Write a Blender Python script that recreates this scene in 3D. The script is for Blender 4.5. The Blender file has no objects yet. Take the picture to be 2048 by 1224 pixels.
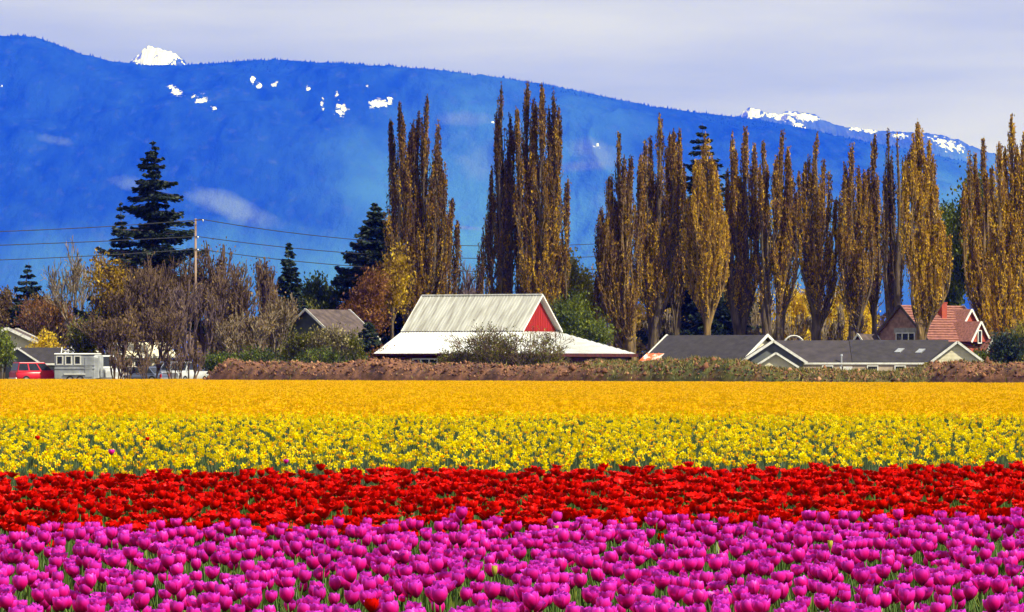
import bpy, math, random
import numpy as np
from mathutils import Matrix, Vector
random.seed(7)
RNG = np.random.default_rng(11)
R = math.radians
SC = bpy.context.scene
COL = SC.collection

# ------------------------------------------------------------------ camera, world, sun, exposure
F = 9742.0          # focal length in photograph pixels (2048 wide)
HC = 1.42           # camera height
HY = 735.0          # horizon row in the photograph
cam_d = bpy.data.cameras.new('camera'); cam = bpy.data.objects.new('camera', cam_d); COL.objects.link(cam)
cam_d.lens = F/2048*36.0; cam_d.sensor_width = 36.0
cam_d.clip_start = 0.5; cam_d.clip_end = 150000
cam.location = (0, 0, HC)
cam.rotation_euler = (R(90)+math.atan((HY-612)/F), 0, 0)
SC.camera = cam

SUN_AZ, SUN_EL = R(122), R(47)
w = bpy.data.worlds.new("World"); SC.world = w; w.use_nodes = True
nt = w.node_tree; N = nt.nodes; L = nt.links
for n in list(N): N.remove(n)
sky = N.new('ShaderNodeTexSky'); sky.sky_type = 'NISHITA'; sky.sun_disc = False
sky.sun_elevation = SUN_EL; sky.sun_rotation = SUN_AZ; sky.dust_density = 1.5; sky.air_density = 1.0
bg1 = N.new('ShaderNodeBackground'); bg1.inputs[1].default_value = 0.08
L.new(sky.outputs[0], bg1.inputs[0])
tc = N.new('ShaderNodeTexCoord'); mp = N.new('ShaderNodeMapping'); mp.inputs['Scale'].default_value = (1.6, 1.6, 14)
L.new(tc.outputs['Generated'], mp.inputs[0])
nz = N.new('ShaderNodeTexNoise'); nz.inputs['Scale'].default_value = 2.4; nz.inputs['Detail'].default_value = 6; nz.inputs['Roughness'].default_value = .5
L.new(mp.outputs[0], nz.inputs[0])
cr = N.new('ShaderNodeValToRGB'); cr.color_ramp.elements[0].position = .40; cr.color_ramp.elements[1].position = .62
cr.color_ramp.elements[0].color = (.37, .375, .40, 1); cr.color_ramp.elements[1].color = (.74, .715, .66, 1)
L.new(nz.outputs[0], cr.inputs[0])
bg2 = N.new('ShaderNodeBackground'); bg2.inputs[1].default_value = 0.80
L.new(cr.outputs[0], bg2.inputs[0])
mx = N.new('ShaderNodeMixShader'); mx.inputs[0].default_value = .8
L.new(bg1.outputs[0], mx.inputs[1]); L.new(bg2.outputs[0], mx.inputs[2])
wo = N.new('ShaderNodeOutputWorld'); L.new(mx.outputs[0], wo.inputs[0])

sd = bpy.data.lights.new('sun', 'SUN'); sd.energy = 5.0; sd.angle = R(.5); sd.color = (1, .95, .87)
so = bpy.data.objects.new('sun', sd); COL.objects.link(so)
sv = Vector((math.sin(SUN_AZ)*math.cos(SUN_EL), math.cos(SUN_AZ)*math.cos(SUN_EL), math.sin(SUN_EL)))
so.rotation_euler = sv.to_track_quat('Z', 'Y').to_euler(); so.location = (60, -30, 80)
SC.view_settings.view_transform = 'Standard'; SC.view_settings.look = 'None'
SC.view_settings.gamma = 1; SC.view_settings.exposure = 0.6; SC.view_settings.use_curve_mapping = False
SC.render.engine = 'CYCLES'
SC.cycles.volume_bounces = 1

# ------------------------------------------------------------------ helpers
def wx(px, d): return (px-1024)/F*d
def wz(py, d): return HC+(HY-py)/F*d
def m_per_px(d): return d/F

def tag(o, label=None, cat=None, group=None, kind=None):
    if label: o['label'] = label
    if cat: o['category'] = cat
    if group: o['group'] = group
    if kind: o['kind'] = kind
    return o
def empty(name, loc=(0,0,0), rz=0, label=None, cat=None, group=None):
    o = bpy.data.objects.new(name, None); COL.objects.link(o); o.location = loc; o.rotation_euler = (0,0,rz)
    o.empty_display_size = .2
    return tag(o, label, cat, group)
def link(name, me, parent=None, loc=None):
    o = bpy.data.objects.new(name, me); COL.objects.link(o)
    if parent is not None: o.parent = parent
    if loc is not None: o.location = loc
    return o
def np_mesh(name, V, Fq, mat, attrs=None, smooth=False):
    """V (n,3); Fq (m,k) array of equal-size faces"""
    V = np.asarray(V, np.float32); Fq = np.asarray(Fq, np.int32)
    me = bpy.data.meshes.new(name)
    me.vertices.add(len(V)); me.vertices.foreach_set('co', V.ravel())
    m, k = Fq.shape
    me.loops.add(m*k); me.loops.foreach_set('vertex_index', Fq.ravel())
    me.polygons.add(m); me.polygons.foreach_set('loop_start', np.arange(0, m*k, k, dtype=np.int32))
    me.polygons.foreach_set('loop_total', np.full(m, k, dtype=np.int32))
    if smooth: me.polygons.foreach_set('use_smooth', np.ones(m, dtype=bool))
    if attrs:
        for an, av in attrs.items():
            a = me.attributes.new(an, 'FLOAT', 'POINT'); a.data.foreach_set('value', np.asarray(av, np.float32).ravel())
    me.update(calc_edges=True)
    if mat: me.materials.append(mat)
    return me
class MB:
    def __init__(s, M=None): s.v = []; s.f = []; s.M = M or Matrix.Identity(4)
    def add(s, vs, fs):
        b = len(s.v); s.v += [tuple(s.M @ Vector(p)) for p in vs]; s.f += [tuple(i+b for i in f) for f in fs]; return s
    def box(s, c, d, rz=0):
        M = Matrix.Translation(c) @ Matrix.Rotation(rz, 4, 'Z'); x, y, z = d[0]/2, d[1]/2, d[2]/2
        vs = [M @ Vector(p) for p in ((-x,-y,-z),(x,-y,-z),(x,y,-z),(-x,y,-z),(-x,-y,z),(x,-y,z),(x,y,z),(-x,y,z))]
        return s.add(vs, [(0,3,2,1),(4,5,6,7),(0,1,5,4),(1,2,6,5),(2,3,7,6),(3,0,4,7)])
    def slab(s, pts, t):
        pts = [Vector(p) for p in pts]; n = (pts[1]-pts[0]).cross(pts[-1]-pts[0]).normalized()*t; k = len(pts)
        return s.add([p for p in pts]+[p-n for p in pts],
            [tuple(range(k)), tuple(range(2*k-1, k-1, -1))]+[(i, i+k, (i+1)%k+k, (i+1)%k) for i in range(k)])
    def bar(s, p0, p1, wd, h, up=(0,0,1)):
        p0, p1 = Vector(p0), Vector(p1); a = (p1-p0).normalized(); sd_ = a.cross(Vector(up)).normalized()*wd/2; u = sd_.cross(a).normalized()*h/2
        vs = [q+i*sd_+j*u for q in (p0, p1) for i, j in ((-1,-1),(1,-1),(1,1),(-1,1))]
        return s.add(vs, [(3,2,1,0),(4,5,6,7),(0,1,5,4),(1,2,6,5),(2,3,7,6),(3,0,4,7)])
    def tube(s, pts, rs, n=8, caps=True):
        pts = [Vector(p) for p in pts]; vs = []; fs = []
        for i, p in enumerate(pts):
            d = (pts[min(i+1, len(pts)-1)]-pts[max(i-1, 0)]).normalized()
            a = d.cross(Vector((0,0,1)) if abs(d.z) < .9 else Vector((0,1,0))).normalized(); b = d.cross(a)
            r = rs[i] if hasattr(rs, '__len__') else rs
            vs += [p+(a*math.cos(2*math.pi*k/n)+b*math.sin(2*math.pi*k/n))*r for k in range(n)]
        for i in range(len(pts)-1):
            fs += [(i*n+k, i*n+(k+1)%n, (i+1)*n+(k+1)%n, (i+1)*n+k) for k in range(n)]
        if caps: fs += [tuple(range(n-1,-1,-1)), tuple(range((len(pts)-1)*n, len(pts)*n))]
        return s.add(vs, fs)
    def loft(s, rings, caps=True):
        k = len(rings[0]); vs = [p for r in rings for p in r]; fs = []
        for i in range(len(rings)-1):
            fs += [(i*k+j, i*k+(j+1)%k, (i+1)*k+(j+1)%k, (i+1)*k+j) for j in range(k)]
        if caps: fs += [tuple(range(k-1,-1,-1)), tuple(range((len(rings)-1)*k, len(rings)*k))]
        return s.add(vs, fs)
    def mesh(s, name, mat, smooth=False):
        me = bpy.data.meshes.new(name); me.from_pydata(s.v, [], s.f); me.update()
        if mat: me.materials.append(mat)
        if smooth:
            for p in me.polygons: p.use_smooth = True
        return me
    def build(s, name, mat, parent=None, smooth=False, bevel=0):
        o = link(name, s.mesh(name, mat, smooth), parent)
        if bevel:
            b = o.modifiers.new('bevel', 'BEVEL'); b.width = bevel; b.segments = 2; b.limit_method = 'ANGLE'
        return o

# ------------------------------------------------------------------ materials
def new_mat(name):
    m = bpy.data.materials.new(name); m.use_nodes = True; nt = m.node_tree
    return m, nt, nt.nodes, nt.links, nt.nodes['Principled BSDF']
def surf(name, c1, c2=None, rough=.8, scale=3, detail=4, bump=0, bscale=None, metal=0, stretch=(1,1,1), lo=.35, hi=.65, spec=.3, rnd=0):
    """noise-mottled surface, optional bump, optional per-object lightness change"""
    m, nt, N, L, b = new_mat(name)
    b.inputs['Roughness'].default_value = rough; b.inputs['Metallic'].default_value = metal
    b.inputs['Specular IOR Level'].default_value = spec
    c2 = c2 or tuple(x*.8 for x in c1)
    tc = N.new('ShaderNodeTexCoord'); mp = N.new('ShaderNodeMapping'); mp.inputs['Scale'].default_value = stretch
    L.new(tc.outputs['Object'], mp.inputs[0])
    n = N.new('ShaderNodeTexNoise'); n.inputs['Scale'].default_value = scale; n.inputs['Detail'].default_value = detail
    L.new(mp.outputs[0], n.inputs[0])
    r = N.new('ShaderNodeValToRGB'); r.color_ramp.elements[0].position = lo; r.color_ramp.elements[1].position = hi
    r.color_ramp.elements[0].color = (*c2, 1); r.color_ramp.elements[1].color = (*c1, 1)
    L.new(n.outputs[0], r.inputs[0]); out = r.outputs[0]
    if rnd:
        oi = N.new('ShaderNodeObjectInfo'); ma = N.new('ShaderNodeMapRange'); ma.inputs[3].default_value = 1-rnd; ma.inputs[4].default_value = 1+rnd*.4
        L.new(oi.outputs['Random'], ma.inputs[0]); hv = N.new('ShaderNodeHueSaturation'); L.new(ma.outputs[0], hv.inputs['Value']); L.new(out, hv.inputs['Color']); out = hv.outputs[0]
    L.new(out, b.inputs['Base Color'])
    if bump:
        n2 = N.new('ShaderNodeTexNoise'); n2.inputs['Scale'].default_value = bscale or scale*4; n2.inputs['Detail'].default_value = 5
        L.new(mp.outputs[0], n2.inputs[0]); bp = N.new('ShaderNodeBump'); bp.inputs['Strength'].default_value = 1; bp.inputs['Distance'].default_value = bump
        L.new(n2.outputs[0], bp.inputs['Height']); L.new(bp.outputs[0], b.inputs['Normal'])
    return m
def leafmat(name, cols, trans=.35, rough=.55, attr='tint', noise=.0, nscale=1.0, rnd=.12):
    """colour ramp over the per-leaf attribute, with light passing through"""
    m, nt, N, L, b = new_mat(name)
    at = N.new('ShaderNodeAttribute'); at.attribute_name = attr
    r = N.new('ShaderNodeValToRGB'); e = r.color_ramp.elements
    while len(e) < len(cols): e.new(.5)
    for i, c in enumerate(cols): e[i].position = i/(len(cols)-1); e[i].color = (*c, 1)
    L.new(at.outputs['Fac'], r.inputs[0]); out = r.outputs[0]
    if rnd:
        oi = N.new('ShaderNodeObjectInfo'); ma = N.new('ShaderNodeMapRange'); ma.inputs[3].default_value = 1-rnd; ma.inputs[4].default_value = 1+rnd
        L.new(oi.outputs['Random'], ma.inputs[0]); hv = N.new('ShaderNodeHueSaturation'); L.new(ma.outputs[0], hv.inputs['Value']); L.new(out, hv.inputs['Color']); out = hv.outputs[0]
    L.new(out, b.inputs['Base Color']); b.inputs['Roughness'].default_value = rough; b.inputs['Specular IOR Level'].default_value = .25
    t = N.new('ShaderNodeBsdfTranslucent'); L.new(out, t.inputs[0])
    ms = N.new('ShaderNodeMixShader'); ms.inputs[0].default_value = trans
    L.new(b.outputs[0], ms.inputs[1]); L.new(t.outputs[0], ms.inputs[2]); L.new(ms.outputs[0], N['Material Output'].inputs['Surface'])
    return m

M_ground = surf('field_soil', (.06,.055,.022), (.025,.032,.012), .95, .35, 8, .05, 6)
M_berm = None
M_bark = surf('bark', (.16,.115,.07), (.05,.035,.025), .95, 2.2, 6, .05, 9, stretch=(2,2,.35))
M_barkgold = surf('lichen_bark', (.30,.19,.07), (.05,.035,.022), .95, 1.3, 6, .06, 8, stretch=(2,2,.3))
M_twig = surf('bare_twigs', (.21,.135,.085), (.07,.042,.03), .9, 1.2, 5)
M_twigpale = surf('pale_twigs', (.36,.28,.18), (.12,.085,.05), .9, 1.0, 5)
M_twigmauve = surf('mauve_twigs', (.22,.15,.15), (.10,.07,.075), .9, 1.0, 5)
M_poplar = leafmat('poplar_leaves', [(.045,.02,.008),(.17,.078,.014),(.40,.21,.010),(.75,.47,.012)], .35)
M_gold = leafmat('golden_leaves', [(.16,.09,.008),(.55,.35,.015),(.90,.68,.03)], .4)
M_olive = leafmat('olive_leaves', [(.035,.042,.006),(.15,.15,.012),(.42,.37,.035)], .35)
M_green = leafmat('green_leaves', [(.02,.035,.006),(.085,.12,.012),(.27,.30,.03)], .35)
M_rust = leafmat('rusty_leaves', [(.08,.03,.012),(.24,.10,.025),(.42,.20,.04)], .35)
M_con = leafmat('conifer_needles', [(.006,.012,.008),(.018,.034,.018),(.06,.085,.035)], .1)
M_brown = leafmat('brown_leaves', [(.05,.028,.014),(.15,.09,.03),(.30,.20,.06)], .3)
M_blossom = leafmat('shrub_leaves', [(.03,.035,.012),(.16,.13,.04),(.50,.42,.20)], .3)

# ------------------------------------------------------------------ ground
def grid_mesh(name, xs, ys, zf, mat):
    X, Y = np.meshgrid(xs, ys); Z = zf(X, Y); nx, ny = len(xs), len(ys)
    V = np.stack([X.ravel(), Y.ravel(), Z.ravel()], 1)
    i = np.arange(nx-1)[None,:]+np.arange(ny-1)[:,None]*nx; i = i.ravel()
    return np_mesh(name, V, np.stack([i, i+1, i+1+nx, i+nx], 1), mat, smooth=True)
xs = np.concatenate([np.linspace(-14800,-200,30), np.linspace(-180,180,60), np.linspace(200,14800,30)])
ys = np.concatenate([np.linspace(-900,-20,10), np.linspace(0,620,90), np.linspace(700,46000,80)])
g = link('ground', grid_mesh('ground', xs, ys, lambda X,Y: 0*X, M_ground)); tag(g, kind='structure')

# ------------------------------------------------------------------ value noise in numpy
def vnoise(x, y, seed=0):
    def h(i, j): 
        v = np.sin(i*127.1+j*311.7+seed*74.7)*43758.5453; return v-np.floor(v)
    xi, yi = np.floor(x), np.floor(y); fx, fy = x-xi, y-yi; fx = fx*fx*(3-2*fx); fy = fy*fy*(3-2*fy)
    return (h(xi,yi)*(1-fx)+h(xi+1,yi)*fx)*(1-fy)+(h(xi,yi+1)*(1-fx)+h(xi+1,yi+1)*fx)*fy
def fbm(x, y, o=5, seed=0):
    a, s, t = 1., 0., 0.
    for k in range(o): s = s+a*vnoise(x*2**k, y*2**k, seed+k); t += a; a *= .5
    return s/t

# ------------------------------------------------------------------ mountains
KM = 3.8            # the range stands about 34 km off
def mountain_mat(name, forest1, forest2, clear, snow, rock):
    m, nt, N, L, b = new_mat(name); b.inputs['Roughness'].default_value = .95; b.inputs['Specular IOR Level'].default_value = 0
    tc = N.new('ShaderNodeTexCoord')
    def noise(s, d=6, st=(1,1,1)):
        mp = N.new('ShaderNodeMapping'); mp.inputs['Scale'].default_value = (st[0], st[1]*.28, st[2]); L.new(tc.outputs['Object'], mp.inputs[0])
        n = N.new('ShaderNodeTexNoise'); n.inputs['Scale'].default_value = s/KM; n.inputs['Detail'].default_value = d; n.inputs['Roughness'].default_value = .62; L.new(mp.outputs[0], n.inputs[0]); return n.outputs[0]
    def mix(f, a, c):
        x = N.new('ShaderNodeMix'); x.data_type = 'RGBA'; L.new(f, x.inputs[0])
        for v, k in ((a, 6), (c, 7)):
            if isinstance(v, tuple): x.inputs[k].default_value = (*v, 1)
            else: L.new(v, x.inputs[k])
        return x.outputs[2]
    def rng(v, a, c):
        x = N.new('ShaderNodeMapRange'); x.inputs[1].default_value = a; x.inputs[2].default_value = c; L.new(v, x.inputs[0]); return x.outputs[0]
    def attr(a): x = N.new('ShaderNodeAttribute'); x.attribute_name = a; return x.outputs['Fac']
    def math_(op, a, c):
        x = N.new('ShaderNodeMath'); x.operation = op
        for v, k in ((a,0),(c,1)):
            if isinstance(v, (int,float)): x.inputs[k].default_value = v
            else: L.new(v, x.inputs[k])
        return x.outputs[0]
    base = mix(rng(noise(.004, 8), .35, .65), forest1, forest2)
    base = mix(rng(noise(.03, 3, (1,1,.5)), .3, .9), base, tuple(x*1.7 for x in forest2))
    fc = math_('ADD', attr('clear'), math_('MULTIPLY', math_('SUBTRACT', noise(.012, 6), .5), 1.3))
    base = mix(math_('MULTIPLY', rng(math_('ADD', attr('low'), math_('MULTIPLY', math_('SUBTRACT', noise(.006, 9), .5), 1.2)), .3, 1.1), .85), base, (.06,.16,.14))  # 'low' mask: haze over the lower slopes painted as a paler base colour
    base = mix(math_('MULTIPLY', rng(noise(.05, 9), .55, .75), .5), base, tuple(x*.5 for x in clear))
    base = mix(rng(fc, .42, .95), base, clear)
    fs = math_('ADD', attr('snow'), math_('MULTIPLY', math_('SUBTRACT', noise(.11, 7, (1,1,.8)), .5), 3.2))
    sn = mix(rng(noise(.045, 7, (1,1,.5)), .54, .62), snow, rock)
    base = mix(math_('MULTIPLY', rng(fs, .60, .90), rng(attr('snow'), .02, .3)), base, sn)
    L.new(base, b.inputs['Base Color'])
    bp = N.new('ShaderNodeBump'); bp.inputs['Strength'].default_value = 1; bp.inputs['Distance'].default_value = 4*KM
    L.new(noise(.07, 9), bp.inputs['Height']); L.new(bp.outputs[0], b.inputs['Normal'])
    return m
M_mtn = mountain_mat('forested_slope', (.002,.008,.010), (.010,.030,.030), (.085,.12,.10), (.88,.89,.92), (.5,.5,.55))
M_peak = mountain_mat('snowy_rock', (.02,.035,.04), (.04,.06,.065), (.3,.28,.25), (.90,.90,.92), (.16,.15,.16))
def ridge(name, prof, D, foot, nx, ny, mat, clears, snows, rough, seed, back=700, px0=None, px1=None, low=-4, power=1.25, jag=3.0):
    D, foot, back = D*KM, foot*KM, back*KM
    ppx = np.array([p[0] for p in prof]); ppy = np.array([p[1] for p in prof])
    P = np.linspace(px0, px1, nx); X = (P-1024)/F*D
    H = HC+(HY-np.interp(P, ppx, ppy))/F*D
    T = np.concatenate([np.linspace(0, 1, ny), 1+np.linspace(.06, 1, 12)])
    PX, TT = np.meshgrid(P, T); XX = np.repeat(X[None], len(T), 0); HH = np.repeat(H[None], len(T), 0)
    tf = np.clip(TT, 0, 1)
    Y = np.where(TT <= 1, foot+(D-foot)*TT, D+(TT-1)*back)
    shape = np.where(TT <= 1, np.sin(tf*math.pi/2)**power, np.cos(np.clip(TT-1,0,1)*math.pi/2))
    XN, YN = XX/KM, Y/KM
    warp = (fbm(XN/420., YN/700., 5, seed)-.5)
    gul = 1-np.abs(fbm(XN/300.+warp*.8, YN/900., 4, seed+9)*2-1)
    env = np.sin(np.clip(tf, 0, 1)*math.pi)**.8*(TT <= 1)
    Z = HH*shape + (HH-low)*env*(warp*.22+(gul-.6)*.16)*rough + (fbm(XN/9., YN/60., 3, seed+3)-.5)*jag*KM*(tf > .02)
    el = ((Z-HC)/Y).max(0); want = (HY-np.interp(P, ppx, ppy))/F; q = want/el
    kk = 15; q = np.convolve(np.pad(q, kk//2, 'edge'), np.ones(kk)/kk, 'valid'); Z = HC+(Z-HC)*q[None]
    Z = np.maximum(Z, low) ; Z[0] = low
    py = HY-(Z-HC)/Y*F; pxs = 1024+XX/Y*F
    def mask(lst):
        a = np.zeros_like(XX)
        for (cx, cy, rx, ry, rot, s) in lst:
            c, q = math.cos(R(rot)), math.sin(R(rot)); dx, dy = pxs-cx, py-cy
            u, v = (dx*c+dy*q)/rx, (-dx*q+dy*c)/ry
            a = np.maximum(a, s*np.clip(1.25-.75*np.sqrt(u*u+v*v), 0, 1))
        return a
    V = np.stack([XX.ravel(), Y.ravel(), Z.ravel()], 1); ny2 = len(T)
    i = (np.arange(nx-1)[None,:]+np.arange(ny2-1)[:,None]*nx).ravel()
    me = np_mesh(name, V, np.stack([i, i+1, i+1+nx, i+nx], 1), mat, {'clear': mask(clears), 'snow': mask(snows), 'low': mask(PAINTED_HAZE)}, smooth=True)
    o = link(name, me); tag(o, kind='structure'); return XX, Y, Z, mask(clears), mask(snows), tf
PAINTED_HAZE = [(1000,450,360,260,15,1.0),(1500,480,500,150,5,1.0),(500,560,700,120,0,.9),(1950,430,300,120,0,1.0)]  # slope areas coloured paler to stand in for low haze
prof = [(-700,120),(-300,90),(0,72),(60,70),(110,75),(150,90),(200,107),(260,122),(330,130),(385,130),(440,126),(500,121),(555,118),(620,123),(700,126),(800,133),(870,138),(950,148),(1024,158),(1100,170),(1200,192),(1300,213),(1400,226),(1500,238),(1600,258),(1700,280),(1800,300),(1900,322),(2000,350),(2100,380),(2300,440),(2800,520)]
clears = [(470,415,110,26,18,1.0),(290,372,80,18,12,.7),(960,320,100,70,25,.62),(930,240,80,18,0,.7),(1190,300,70,34,12,.8),(1170,330,80,14,-6,.9),(930,455,40,5,5,.9),(110,280,50,14,10,.6),(640,460,90,20,8,.5),(1250,420,160,60,10,.55),(1480,400,200,50,5,.5),(1900,400,140,60,8,.55),(560,330,50,12,20,.45),(20,560,100,30,0,.4),(700,330,60,16,20,.45)]
snows = [(352,182,16,7,25,1.1),(402,197,18,9,10,.8),(428,217,8,5,30,1.0),(505,158,5,8,0,1),(519,171,7,6,0,1.0),(549,169,5,8,0,1.0),(615,177,5,7,0,1.0),(682,218,12,17,0,.85),(674,184,4,10,0,.8),(760,206,28,9,-12,1.05),(645,208,4,16,0,.7),(734,172,4,3,0,1),(4,170,8,3,10,.9),(985,245,6,4,0,.6),(1195,292,10,5,0,.6)]
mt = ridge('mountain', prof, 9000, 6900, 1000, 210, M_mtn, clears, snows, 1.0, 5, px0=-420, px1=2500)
# trees on the mountain, as tiny cones
XX, YY, ZZ, CC, SS, TF = mt
def cones(name, pts, h, r, mat, tint):
    n = len(pts); k = 4; a = RNG.uniform(0, 6.28, n)[:,None]+np.arange(k)[None]*2*math.pi/k
    V = np.zeros((n, k+1, 3)); V[:,:k,0] = pts[:,0:1]+np.cos(a)*r[:,None]; V[:,:k,1] = pts[:,1:2]+np.sin(a)*r[:,None]; V[:,:k,2] = pts[:,2:3]
    V[:,k] = pts+np.stack([RNG.normal(0,.4,n), 0*h, h], 1)
    b = np.arange(n)[:,None]*(k+1); j = np.arange(k)
    Fc = np.stack([b+j[None], b+((j+1)%k)[None], np.repeat(b+k, k, 1)], 2).reshape(-1, 3)
    return np_mesh(name, V.reshape(-1,3), Fc, mat, {'tint': np.repeat(tint, k+1)})
idx = RNG.integers(0, XX.size, 70000)
ok = (TF.ravel()[idx] > .12) & (CC.ravel()[idx]+RNG.uniform(-.2,.2,len(idx)) < .42) & (SS.ravel()[idx] < .4)
idx = idx[ok & (TF.ravel()[idx] > .8)][:5000]
ridge_i = np.where((TF.ravel() > .985))[0]; idx = np.concatenate([idx, RNG.choice(ridge_i, 4000)])
pts = np.stack([XX.ravel()[idx]+RNG.normal(0,4,len(idx)), YY.ravel()[idx]-.5, ZZ.ravel()[idx]-1.5], 1)
hh = RNG.uniform(8, 22, len(idx))
M_far = leafmat('far_conifers', [(.004,.012,.014),(.012,.032,.03)], 0, 1, rnd=0); M_far.node_tree.nodes['Principled BSDF'].inputs['Specular IOR Level'].default_value = 0
tag(link('mountain_forest', cones('mountain_forest', pts, hh, hh*.32, M_far, RNG.uniform(0,1,len(idx)))), 'dark conifers fringing the long mountain crest', 'forest', kind='stuff')
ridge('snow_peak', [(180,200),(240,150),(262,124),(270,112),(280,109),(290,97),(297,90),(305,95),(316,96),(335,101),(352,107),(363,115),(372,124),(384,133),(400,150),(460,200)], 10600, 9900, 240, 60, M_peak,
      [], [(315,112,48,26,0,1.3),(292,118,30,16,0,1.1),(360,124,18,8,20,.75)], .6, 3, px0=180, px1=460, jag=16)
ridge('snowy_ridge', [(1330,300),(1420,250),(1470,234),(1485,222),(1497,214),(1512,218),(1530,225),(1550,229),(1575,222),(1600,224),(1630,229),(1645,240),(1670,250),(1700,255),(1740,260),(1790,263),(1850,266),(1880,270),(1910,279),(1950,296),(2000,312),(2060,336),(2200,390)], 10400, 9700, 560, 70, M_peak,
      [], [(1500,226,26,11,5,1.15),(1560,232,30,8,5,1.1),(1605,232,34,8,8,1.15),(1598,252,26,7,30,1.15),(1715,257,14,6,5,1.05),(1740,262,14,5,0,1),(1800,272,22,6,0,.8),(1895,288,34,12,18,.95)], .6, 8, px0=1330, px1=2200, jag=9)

# haze: one closed box of even, pale air round everything
hz = MB(); hz.box((0, 22600, 1399), (29800, 47600, 2800))
M_hz = bpy.data.materials.new('haze_air'); M_hz.use_nodes = True; hn = M_hz.node_tree
for n in list(hn.nodes): hn.nodes.remove(n)
ho = hn.nodes.new('ShaderNodeOutputMaterial'); pv = hn.nodes.new('ShaderNodeVolumePrincipled')
pv.inputs['Color'].default_value = (.003,.048,1,1); pv.inputs['Absorption Color'].default_value = (1,1,1,1); pv.inputs['Density'].default_value = 0.55e-4; pv.inputs['Anisotropy'].default_value = 0
hn.links.new(pv.outputs[0], ho.inputs['Volume'])
tag(hz.build('haze', M_hz), 'blue haze filling the valley air before the mountains', 'haze', kind='stuff')

# ------------------------------------------------------------------ foliage tools
def leaf_arrays(C, D, ln, wd, tint):
    """a kite per leaf: centre C, long axis D, random roll"""
    n = len(C); D = D/np.maximum(np.linalg.norm(D, axis=1, keepdims=True), 1e-6)
    Rn = RNG.normal(size=(n,3)); S = np.cross(D, Rn); S /= np.maximum(np.linalg.norm(S, axis=1, keepdims=True), 1e-6)
    Nn = np.cross(D, S)
    ln = ln[:,None]; wd = wd[:,None]
    V = np.stack([C-D*ln*.5, C+S*wd*.5+Nn*wd*.12, C+D*ln*.5, C-S*wd*.5+Nn*wd*.12], 1).reshape(-1,3)
    i = np.arange(n)*4
    return V, np.stack([i, i+1, i+2, i+3], 1), np.repeat(tint, 4)
def seg_tubes(name, P0, P1, R0, R1, mat, k=4):
    P0, P1, R0, R1 = map(np.asarray, (P0, P1, R0, R1)); n = len(P0)
    D = P1-P0; D = D/np.maximum(np.linalg.norm(D, axis=1, keepdims=True), 1e-6)
    ref = np.where(np.abs(D[:,2:3]) < .85, np.array([[0,0,1.]]), np.array([[1.,0,0]]))
    A = np.cross(D, ref); A /= np.linalg.norm(A, axis=1, keepdims=True); B = np.cross(D, A)
    an = np.arange(k)*2*math.pi/k
    ring = A[:,None]*np.cos(an)[None,:,None]+B[:,None]*np.sin(an)[None,:,None]
    V = np.concatenate([P0[:,None]+ring*R0[:,None,None], P1[:,None]+ring*R1[:,None,None]], 1).reshape(-1,3)
    b = np.arange(n)[:,None]*2*k; j = np.arange(k)
    Fc = np.stack([b+j, b+(j+1)%k, b+k+(j+1)%k, b+k+j], 2).reshape(-1,4)
    return np_mesh(name, V, Fc, mat, smooth=True)
def grow(levels, start, dirv, length, rad, nch, spread, up=.15, wob=.22, taper=.62, lshrink=.68, seed=0, first_split=.35):
    rr = random.Random(seed); S = []; tips = []
    def rec(p, d, ln, r, lev):
        n = 4 if lev == 0 else 3; pts = [p]
        for i in range(n):
            d = (d+Vector((rr.gauss(0,wob), rr.gauss(0,wob), rr.gauss(0,wob)*.6+up*(lev > 0)))).normalized()
            q = p+d*ln/n; ra = r*(1-(1-taper)*i/n); rb = r*(1-(1-taper)*(i+1)/n)
            S.append((p, q, ra, rb, lev)); p = q; pts.append((p, d, rb, (i+1)/n))
        if lev >= levels: tips.append((p, d)); return
        m = nch[min(lev, len(nch)-1)]
        for c in range(m):
            t = first_split+(1-first_split)*(c+rr.random())/m if c else 1.0
            k = min(n, max(1, int(math.ceil(t*n)))); q, qd, qr, _ = pts[k]
            az = rr.random()*6.283; a = qd.orthogonal().normalized(); a = Matrix.Rotation(az, 3, qd) @ a
            sp = spread[min(lev, len(spread)-1)]*(rr.uniform(.6,1.2) if c else .35)
            nd = (qd*math.cos(sp)+a*math.sin(sp)).normalized()
            rec(q, nd, ln*lshrink*rr.uniform(.75,1.15), qr*(.62 if c else .85), lev+1)
    rec(Vector(start), Vector(dirv).normalized(), length, rad, 0)
    return S, tips
def split_wood(S, root, mat, min_r=.02, trunk_levels=1, crown='crown'):
    for nm, sel in (('trunk', [s for s in S if s[4] <= trunk_levels]), (crown, [s for s in S if s[4] > trunk_levels])):
        if not sel: continue
        k = 7 if nm == 'trunk' else 3
        me = seg_tubes(nm, [tuple(s[0]) for s in sel], [tuple(s[1]) for s in sel], [max(s[2],min_r) for s in sel], [max(s[3],min_r) for s in sel], mat, k)
        link(nm, me, root)
TS = [100]
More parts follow.
